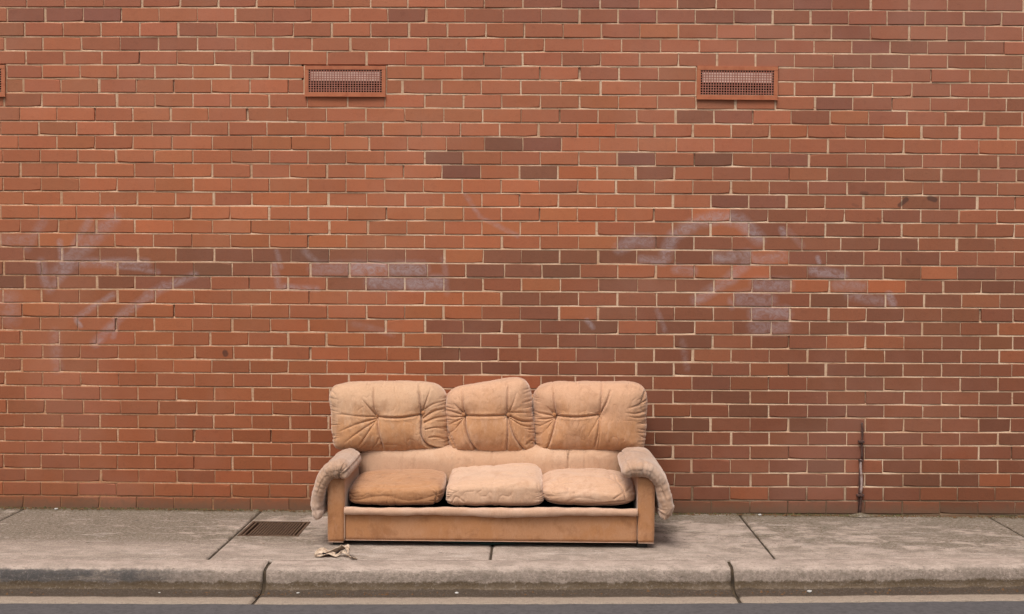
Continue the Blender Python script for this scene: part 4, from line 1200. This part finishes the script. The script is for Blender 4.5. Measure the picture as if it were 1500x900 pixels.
c3 = back_cushion(((0.000, 0.430), (0.672, 0.450), (-0.012, 0.856), (0.692, 0.866)), [(812, 608), (878, 606)], [
    ([(812, 608), (811, 590), (810, 564)], .015, .0055, .4), ([(812, 608), (800, 596)], .012, .006, .9),
    ([(812, 608), (845, 610), (878, 606)], .014, .0055, 0), ([(812, 610), (809, 632), (802, 656)], .016, .0058, .2),
    ([(878, 606), (880, 588), (882, 562)], .014, .0055, .5), ([(878, 606), (888, 588), (894, 572)], .016, .0055, .6),
    ([(878, 609), (876, 630), (871, 655)], .014, .0055, .3), ([(880, 612), (878, 632), (876, 655)], .010, .005, .5), ([(876, 612), (866, 630), (860, 640)], .006, .006, .9),
    ([(812, 609), (797, 607), (786, 606)], .012, .0055, .7), ([(811, 611), (798, 614), (787, 615)], .012, .0055, .7), ([(811, 612), (798, 620), (787, 626)], .010, .0055, .7), ([(810, 614), (800, 628), (790, 638)], .008, .0055, .7),
    ([(947, 588), (935, 594), (920, 598)], .014, .006, .9), ([(947, 604), (930, 606), (915, 604)], .010, .005, .9), ([(948, 612), (932, 612), (920, 610)], .009, .005, .9), ([(948, 622), (934, 620)], .009, .005, .9), ([(948, 632), (934, 628)], .008, .005, .9), ([(947, 643), (936, 638)], .008, .005, .9),
    ([(946, 576), (940, 592), (943, 604)], .012, .006, .2)],
    MT['fab_back3'], 59)

# lumbar panel below the back cushions
P, Q = superbox(200, 24, 40, (0, 2), 6, 2.6)
V = warp(P, (-1.075, 0.19), (0.600, 0.20), (-1.045, 0.478), (0.570, 0.490), -0.475, -0.20)
N = normals(V, Q)
if N[np.argmin(V[:, 1])][1] > 0:
    Q = Q[:, ::-1]; N = -N
x, z = V[:, 0], V[:, 2]
segs = [(-0.245, .52, -0.25, .2, .006, .0045, 0), (-.48, .52, -.475, .2, .004, .004, 0), (.205, .52, .205, .2, .010, .004, 0), (.115, .50, .12, .3, .004, .004, 0), (.39, .5, .40, .3, .005, .005, 0), (.455, .5, .46, .3, .004, .005, 0), (-.78, .5, -.785, .2, .003, .005, 0), (.30, .47, .31, .33, .003, .006, 0)]
D = grooves(x, z, segs) + 0.006 * fbm2(x, z, 3.5, 3, 71) + 0.0025 * fbm2(x, z * .4, 18, 3, 72)
add_soft("lumbar_panel", V + N * D[:, None], Q, MT['fab_lumbar'])

def seat_cushion(corn, y0, y1, segs, mat, seed, top_bulge, ab=(5, 2.6), front_round=None, tilt=0.0):
    P, Q = superbox(150, 90, 46, (0, 1), ab[0], ab[1])
    V = warp(P, *corn, y0, y1)
    w_ = (P[:, 2] + 1) / 2
    u = P[:, 0]
    # slack top: back edge higher, middle sat-in
    V[:, 2] += w_ * (tilt * (P[:, 1] + 1) / 2 + top_bulge * (1 - u ** 2) * (1 - P[:, 1] ** 2))
    N = normals(V, Q)
    if N[np.argmin(V[:, 1])][1] > 0:
        Q = Q[:, ::-1]; N = -N
    x, y, z = V.T
    s = np.where(N[:, 2] > 0.75, z + (y - y0) * 1.0, z)     # unrolled front+top
    D = grooves(x, z, segs)
    D = D * np.clip(-N[:, 1] * 2 + 0.25, 0, 1)
    D += 0.0045 * fbm2(x + 0.4 * y, z * 1.5 + y, 7, 3, seed) + 0.0022 * fbm2(x * .6, (z + y), 26, 3, seed + 1) + 0.008 * fbm2(x, z + y, 2.6, 2, seed + 2)
    D += ridged(x, z + .6 * y, 6, seed + 20) * 0.0060 + ridged(x, z + y, 15, seed + 21) * 0.0030
    rs = random.Random(seed)
    V2 = V + N * D[:, None]
    return add_soft("seat_cushion", V2, Q, mat)

rs = random.Random(5)
def ends(x0, x1, z0, z1, n, L, dep):
    out = []
    for k in range(n):
        zz = rs.uniform(z0, z1)
        out.append((x0, zz, x0 + rs.uniform(.4, 1) * L, zz + rs.uniform(-.02, .02), rs.uniform(.4, 1) * dep, .004, 1))
        zz = rs.uniform(z0, z1)
        out.append((x1, zz, x1 - rs.uniform(.4, 1) * L, zz + rs.uniform(-.02, .02), rs.uniform(.4, 1) * dep, .004, 1))
    return out
SG = poly([sf(512, 708), sf(530, 712), sf(575, 716), sf(620, 714), sf(645, 708)], .005, .006, .2) + \
     poly([sf(520, 735), sf(560, 728), sf(600, 735), sf(635, 728)], .0025, .008, .2) + \
     poly([sf(636, 742), sf(640, 722), sf(628, 715)], .007, .005, .5) + poly([sf(646, 735), sf(634, 722)], .006, .005, .6) + ends(-1.04, -.50, .22, .31, 8, .10, .006)
seat_cushion(((-1.052, .206), (-.518, .206), (-1.050, .318), (-.500, .330)), -0.905, -0.42, SG, MT['fab_seat1'], 101, .012, ab=(7, 4.2), tilt=0.035)
SG = poly([sf(662, 738), sf(668, 728), sf(680, 736)], .004, .004, .3) + poly([sf(786, 690), sf(789, 715), sf(794, 738)], .004, .005, .3) + poly([sf(660, 712), sf(720, 708), sf(780, 703)], .0025, .006, .2) + ends(-.49, .06, .22, .34, 12, .07, .006)
seat_cushion(((-.496, .206), (.072, .210), (-.492, .338), (.036, .366)), -0.915, -0.42, SG, MT['fab_seat2'], 117, .006, ab=(12, 4.6), tilt=0.036)
SG = poly([sf(795, 718), sf(820, 712), sf(850, 716), sf(890, 712), sf(925, 708)], .005, .009, .2) + poly([sf(800, 728), sf(830, 724), sf(860, 718), sf(900, 722)], .003, .008, .3) + \
     poly([sf(905, 708), sf(915, 718), sf(918, 735)], .009, .005, .3) + poly([sf(928, 716), sf(912, 722), sf(900, 730)], .007, .005, .5) + poly([sf(800, 735), sf(850, 739), sf(920, 733)], .006, .004, 0) + \
     poly([sf(830, 735), sf(850, 728), sf(880, 732)], .002, .007, .5) + ends(.03, .585, .22, .32, 10, .09, .006)
seat_cushion(((.050, .206), (.592, .210), (.032, .346), (.580, .338)), -0.935, -0.42, SG, MT['fab_seat3'], 133, .018, ab=(4.6, 2.7), tilt=0.030)

# frame of the sofa
def panel(name, a, b, mat, bev=0.008, par=sofa, nse=0.002, seed=3):
    """upholstered board: finely divided rounded box with slightly slack cloth"""
    nx, ny, nz = [max(4, int((b[i] - a[i]) / 0.02)) for i in range(3)]
    P, Q = lattice_box(nx, ny, nz)
    a_, b_ = np.array(a), np.array(b)
    V = (a_ + b_) / 2 + P * (b_ - a_) / 2
    c = np.clip(V, a_ + bev, b_ - bev)
    # snap outermost rings to a rounded arris
    d = V - c
    L = np.linalg.norm(d, axis=1, keepdims=True)
    V = np.where(L > 1e-9, c + d / (L + 1e-12) * bev, V)
    N = normals(V, Q)
    if N[np.argmin(V[:, 1])][1] > 0:
        Q = Q[:, ::-1]; N = -N
    V = V + N * (nse * fbm2(V[:, 0] + V[:, 1], V[:, 2], 4, 3, seed) + 0.6 * nse * ridged(V[:, 0] * .8 + V[:, 1], V[:, 2] * .5, 6, seed + 9))[:, None]
    return add_soft(name, V, Q, mat, par)
YF = -0.955
panel("front_rail", (-1.047, YF + .008, 0.030), (0.574, YF + .05, 0.196), MT['fab_body'], .006, nse=.003)
arms = []
for s, xa, xb, zt in ((-1, -1.146, -1.050, 0.385), (1, 0.577, 0.672, 0.40)):
    arms.append(panel("arm", (xa, YF, 0.020 if s < 0 else 0.030), (xb, -0.10, zt), MT['fab_body'], .009, nse=.002, seed=5 + s))
panel("back_frame", (-1.14, -0.165, 0.04), (0.665, -0.045, 0.76), MT['fab_body'], .02)
mb = MB(); mb.box((-1.045, YF + .055, 0.10), (0.572, -0.17, 0.196), 0.004)
mb.build("seat_deck", MT['black'], sofa)
# pale rolled front edge, sagging
segN, L = 14, 160
V, Fc = [], []
for i in range(L + 1):
    t = i / L
    x = -1.0495 + t * (0.5765 + 1.0495)
    sag = -0.010 * math.exp(-((x + .15) / .28) ** 2) - 0.006 * math.exp(-((x + .7) / .2) ** 2)
    zc = 0.197 + 0.006 * t + sag * .6 + 0.002 * math.sin(x * 9)
    hz = 0.020 + (0.0065 * math.exp(-((x + .12) / .30) ** 2)) + 0.0015 * math.sin(x * 23) + 0.001 * math.sin(x * 61)
    hy = 0.024 + 0.003 * math.sin(x * 7 + 1)
    for k in range(segN):
        an = 2 * math.pi * k / segN
        cs, sn = math.cos(an), math.sin(an)
        e = 0.75
        V.append((x, YF + .004 + hy * math.copysign(abs(cs) ** e, cs), zc + hz * math.copysign(abs(sn) ** e, sn)))
for i in range(L):
    for k in range(segN):
        k2 = (k + 1) % segN
        Fc.append((i * segN + k, (i + 1) * segN + k, (i + 1) * segN + k2, i * segN + k2))
Fc.append(tuple(range(segN))); Fc.append(tuple(L * segN + k for k in range(segN))[::-1])
add_soft("front_roll", V, Fc, MT['fab_roll'])
for pts in ([(-1.142, YF - .001, .0215), (-1.054, YF - .001, .0215)], [(-1.044, YF + .006, .0315), (.572, YF + .006, .0315)], [(.581, YF - .001, .0315), (.668, YF - .001, .0315)], [(-1.0485, YF + .0015, .03), (-1.0485, YF + .0015, .20)]):
    mb = MB()
    mb.tube([tuple(pts[0][k] + (pts[1][k] - pts[0][k]) * i / 8 for k in range(3)) for i in range(9)], 0.0020, 6)
    mb.build("piping", MT['fab_roll'], sofa, smooth=True)
for (x, y, z) in ((0.606, -0.90, .034), (-1.09, -0.90, .024), (0.606, -0.16, .034), (-1.09, -0.16, .024)):
    mb = MB()
    mb.box((x - .028, y - .03, 0.001), (x + .028, y + .03, z), 0.004)
    mb.build("foot", MT['foot'], sofa)
mb = MB()
mb.tube([(-0.62 + i * 0.05, -0.90 - .006 * math.sin(i), 0.026 - 0.017 * math.sin(math.pi * i / 14) + .002 * math.sin(i * 2.3)) for i in range(15)], 0.0065, 8)
mb.build("loose_strap", MT['teal'], sofa, smooth=True)

# draped arm pads
def arm_pad(path, rad, y0, y1, seed, flip):
    path = np.array(path)
    # resample with Catmull-Rom
    n = len(path)
    tt = np.linspace(0, n - 1, 60)
    ctr, rr = [], []
    for t in tt:
        i = min(int(t), n - 2); f = t - i
        p = [path[max(i - 1, 0)], path[i], path[i + 1], path[min(i + 2, n - 1)]]
        ctr.append(0.5 * ((2 * p[1]) + (-p[0] + p[2]) * f + (2 * p[0] - 5 * p[1] + 4 * p[2] - p[3]) * f ** 2 + (-p[0] + 3 * p[1] - 3 * p[2] + p[3]) * f ** 3))
        rr.append(rad[i] * (1 - f) + rad[i + 1] * f)
    ctr = np.array(ctr); rr = np.array(rr)
    tg = np.gradient(ctr, axis=0); tg /= np.linalg.norm(tg, axis=1, keepdims=True)
    nm = np.stack([-tg[:, 1], tg[:, 0]], -1)
    loop = []      # (index, offset along normal, offset along tangent)
    cap = 9
    for i in range(60): loop.append((i, 1, 0))
    for k in range(1, cap): a = math.pi * k / cap; loop.append((59, math.cos(a), math.sin(a)))
    for i in range(59, -1, -1): loop.append((i, -1, 0))
    for k in range(1, cap): a = math.pi * k / cap; loop.append((0, -math.cos(a), -math.sin(a)))
    li = np.array([l[0] for l in loop]); lo = np.array([l[1] for l in loop]); lt = np.array([l[2] for l in loop])
    NT = 90
    ph = np.linspace(-1, 1, NT)
    tv = np.sign(ph) * (1 - (1 - np.abs(ph)) ** 1.9)          # denser near the ends
    V = np.zeros((len(loop), NT, 3))
    for j, t in enumerate(tv):
        k = max(0.0, 1 - abs(t) ** 7) ** (1 / 2.2)
        k = 0.10 + 0.90 * k
        c = ctr[li]
        r_ = rr[li] * k
        xz = c + nm[li] * (lo * r_)[:, None] + tg[li] * (lt * rr[li] * (0.6 + 0.4 * k))[:, None]
        V[:, j, 0] = xz[:, 0]; V[:, j, 2] = xz[:, 1]
        V[:, j, 1] = (y0 + y1) / 2 + t * (y1 - y0) / 2
    a = np.arange(len(loop) * NT).reshape(len(loop), NT)
    a2 = np.vstack([a, a[:1]])
    Q = np.stack([a2[:-1, :-1], a2[1:, :-1], a2[1:, 1:], a2[:-1, 1:]], -1).reshape(-1, 4)
    Vf = V.reshape(-1, 3)
    N = normals(Vf, Q)
    if N[np.argmax(Vf[:, 2])][2] < 0:
        Q = Q[:, ::-1]; N = -N
    s = np.repeat(li / 59.0, NT)
    yy = Vf[:, 1]
    ed = np.clip(1 - (yy - y0) / 0.10, 0, 1)                 # gathered front end
    D = 0.006 * fbm2(Vf[:, 0] * 1.2 + s, yy, 6, 3, seed)
    flap = np.clip((s - 0.50) * 3, 0, 1)
    # ladder folds down the hanging flap and gathers at the front edge
    wv = fbm2(s * 1.0, yy * .9, 16, 2, seed + 3)
    D += 0.010 * fbm2(s * 1.2, yy, 4, 2, seed + 11) + flap * (0.0022 * np.sin((s * 52 + 2.4 * fbm2(s, yy, 5, 2, seed + 2) + yy * 10)) * (0.5 + .5 * wv) + 0.006 * wv)
    D += ed * 0.0035 * np.sin(s * 120 + 3 * fbm2(s * 3, yy, 5, 2, seed + 5)) * (0.4 + 0.6 * (1 - flap))
    D += 0.0018 * fbm2(s * 8, yy * 3, 9, 3, seed + 6)
    Vf = Vf + N * D[:, None]
    Vf[:, 1] += 0.010 * fbm2(s * 3, yy * 0, 3, 2, seed + 8) * np.clip(ed, 0, 1)
    faces = Q.tolist()
    faces.append(tuple(a[:, 0].tolist()[::-1])); faces.append(tuple(a[:, -1].tolist()))
    return add_soft("arm_pad", Vf, faces, MT['fab_arm'])
arm_pad([(-1.056, .413), (-1.066, .424), (-1.086, .427), (-1.128, .414), (-1.168, .366), (-1.190, .300), (-1.203, .230), (-1.196, .185)],
        [.042, .050, .052, .049, .042, .038, .038, .032], -1.005, -0.42, 151, False)
arm_pad([(.527, .436), (.550, .442), (.600, .443), (.652, .428), (.696, .376), (.720, .305), (.736, .235), (.726, .196)],
        [.042, .052, .054, .050, .042, .038, .038, .032], -1.005, -0.42, 167, True)

# ------------------------------------------------------------------ small things
def rag():
    root = empty("rag", (-1.06, -1.20, 0))
    tag(root, "stringy crumpled cream rag lying by the sofa's front left corner", "rag")
    def strip(name, pts, wid, mat, seed, thick=.0016):
        """a twisted strip of cloth following pts (x, y, z), ruffled across its width"""
        pts = np.array(pts, float)
        n = len(pts)
        tt = np.linspace(0, n - 1, 46)
        i0 = np.minimum(tt.astype(int), n - 2); f = (tt - i0)[:, None]
        g_ = lambda k: pts[np.clip(i0 + k, 0, n - 1)]
        c = 0.5 * (2 * g_(0) + (g_(1) - g_(-1)) * f + (2 * g_(-1) - 5 * g_(0) + 4 * g_(1) - g_(2)) * f ** 2 + (3 * g_(0) - g_(-1) - 3 * g_(1) + g_(2)) * f ** 3)
        m = 13
        q = np.linspace(-1, 1, m)
        s = np.linspace(0, 1, 46)
        S, Q_ = np.meshgrid(s, q, indexing='ij')
        W = wid * (0.55 + 0.45 * np.sin(np.pi * np.clip(S * 1.05, 0, 1))) * (1 + .35 * fbm2(S, Q_ * 0, 6, 2, seed))
        tw = 1.0 * fbm2(S, Q_ * 0, 4, 2, seed + 1) * 2.2
        X = c[:, 0][:, None] + Q_ * W * 0.25
        Y = c[:, 1][:, None] + Q_ * W * np.cos(tw)
        Z = c[:, 2][:, None] + Q_ * W * np.sin(tw) * .55 + 0.007 * fbm2(S * 3, Q_, 3, 3, seed + 2)
        Z = np.maximum(Z, 0.003)
        o = mesh_obj(name, np.stack([X, Y, Z], -1).reshape(-1, 3), grid_faces(46, m), mat, root, smooth=True)
        md = o.modifiers.new("thickness", 'SOLIDIFY'); md.thickness = thick
    strip("cloth", [(-1.175, -1.180, .010), (-1.140, -1.190, .026), (-1.090, -1.195, .022), (-1.040, -1.190, .036), (-1.000, -1.195, .058), (-.985, -1.205, .030)], .030, MT['rag'], 5)
    strip("cloth", [(-1.165, -1.215, .006), (-1.130, -1.225, .010), (-1.090, -1.215, .024), (-1.050, -1.225, .012), (-1.015, -1.215, .030), (-.990, -1.225, .012)], .018, MT['rag'], 15)
    strip("cloth", [(-1.010, -1.190, .055), (-.990, -1.215, .040), (-.980, -1.240, .014), (-.960, -1.258, .008), (-.935, -1.262, .005)], .014, MT['rag'], 25)
    strip("shade_strip", [(-1.130, -1.212, .016), (-1.110, -1.218, .018), (-1.085, -1.214, .008)], .012, MT['rag_shade'], 35)  # dark strips painted as the shade in the rag's openings
    strip("shade_strip", [(-1.055, -1.218, .020), (-1.030, -1.212, .032), (-1.012, -1.206, .044)], .007, MT['rag_shade'], 45)
    strip("shade_strip", [(-.972, -1.252, .010), (-.955, -1.262, .012), (-.944, -1.262, .006)], .006, MT['rag_shade'], 55)
rag()

def chip(name, x, y, z, s, mat, label, cat, group=None, flat=0.5):
    g = random.Random(int((x + 9) * 1000))
    bm = bmesh.new()
    bmesh.ops.create_icosphere(bm, subdivisions=2, radius=1)
    for v in bm.verts:
        k = 1 + g.uniform(-.28, .28)
        v.co = Vector((v.co.x * s * 1.4 * k, v.co.y * s * k, v.co.z * s * flat * k))
    me = bpy.data.meshes.new(name)
    bm.to_mesh(me); bm.free()
    me.materials.append(mat)
    o = bpy.data.objects.new(name, me)
    o.location = (x, y, z + s * flat * .8)
    o.rotation_euler = (0, 0, g.uniform(0, 3))
    COL.objects.link(o)
    tag(o, label, cat, group)
LT = "litter specks on footpath and gutter"
chip("stone_chip", -3.02, -0.045, 0.004, .009, MT['chip'], "white chip at the foot of the wall near the photo's left edge", "stone chip", LT)
chip("stone_chip", 1.42, -0.035, 0.004, .010, MT['chip'], "white chip at the foot of the wall right of the sofa", "stone chip", LT)
for (px, lbl, s) in ((-1.905, "white scrap in the gutter below the dark scuffed kerb", .005), (-1.20, "flat white scrap in the gutter just right of the left kerb joint", .006), (-0.39, "flat white scrap in the gutter below the middle of the sofa", .007), (1.43, "shiny white bottle cap in the gutter right of the right kerb joint", .0105)):
    yy = float(kline(px)) - 0.235
    chip("paper_scrap" if s != .0105 else "bottle_cap", px, yy, -0.116, s, MT['chip'], lbl, "scrap" if s != .0105 else "bottle cap", LT)
# moss and dirt crust tucked along the foot of the wall
mb = MB()
g = random.Random(5)
for k in range(1500):
    x = g.uniform(-3.7, 3.4)
    if 0.35 + 0.5 * math.sin(x * 3.1) * math.sin(x * 1.3 + 1) + g.uniform(-.3, .3) < 0.15: continue
    y = -abs(g.gauss(0, 0.012)) - 0.001
    s = g.uniform(.003, .009)
    n = len(mb.V)
    mb.V += [(x + s * math.cos(q * 1.57 + s * 900) * g.uniform(.6, 1.5), y + .7 * s * math.sin(q * 1.57 + s * 900) * g.uniform(.6, 1.3), .003) for q in range(4)] + [(x + g.uniform(-.3, .3) * s, y + .002, .004 + s * g.uniform(.5, 1.5))]
    mb.F += [(n + q, n + (q + 1) % 4, n + 4) for q in range(4)]
o = mb.build("moss", plain_mat("moss", (84, 78, 44), 0.95, scale=20, col2=(58, 48, 34)))
tag(o, "olive moss and dirt crust along the foot of the brick wall", "moss", kind="stuff")
# leaf crumbs, grit and moss along the foot of the wall and in the gutter
mb = MB()
g = random.Random(77)
for k in range(3400):
    mode = g.random()
    if mode < 0.60:
        x = g.uniform(-3.6, 3.3); y = -abs(g.gauss(0, 0.022)) - 0.004; z = 0.003
        s = g.uniform(.002, .0065) * (1.8 if g.random() < .12 else 1)
    elif mode < 0.8:
        x = g.uniform(-3.2, 3.0); y = g.uniform(-1.0, -0.03); z = 0.0
        s = g.uniform(.0015, .004)
    else:
        x = g.uniform(-3.0, 2.8); y = float(kline(x)) - g.uniform(.21, .29); z = -0.117
        s = g.uniform(.002, .006) * (2.2 if g.random() < .10 else 1)
    if -1.2 < x < .75 and -1.0 < y < -.08: continue
    if -1.72 < x < -1.34 and -.75 < y < -.32: continue
    n = len(mb.V)
    a = g.uniform(0, 6.28)
    pts = [(x + s * math.cos(a + q * 2.09) * g.uniform(.7, 1.6), y + s * math.sin(a + q * 2.09) * g.uniform(.7, 1.4), z) for q in range(3)]
    mb.V += pts + [(x, y, z + s * g.uniform(.5, 1.3))]
    mb.F += [(n, n + 1, n + 3), (n + 1, n + 2, n + 3), (n + 2, n, n + 3)]
o = mb.build("grit", MT['leaf'])
tag(o, "brown grit and leaf crumbs along the foot of the wall and in the gutter", "grit", kind="stuff")
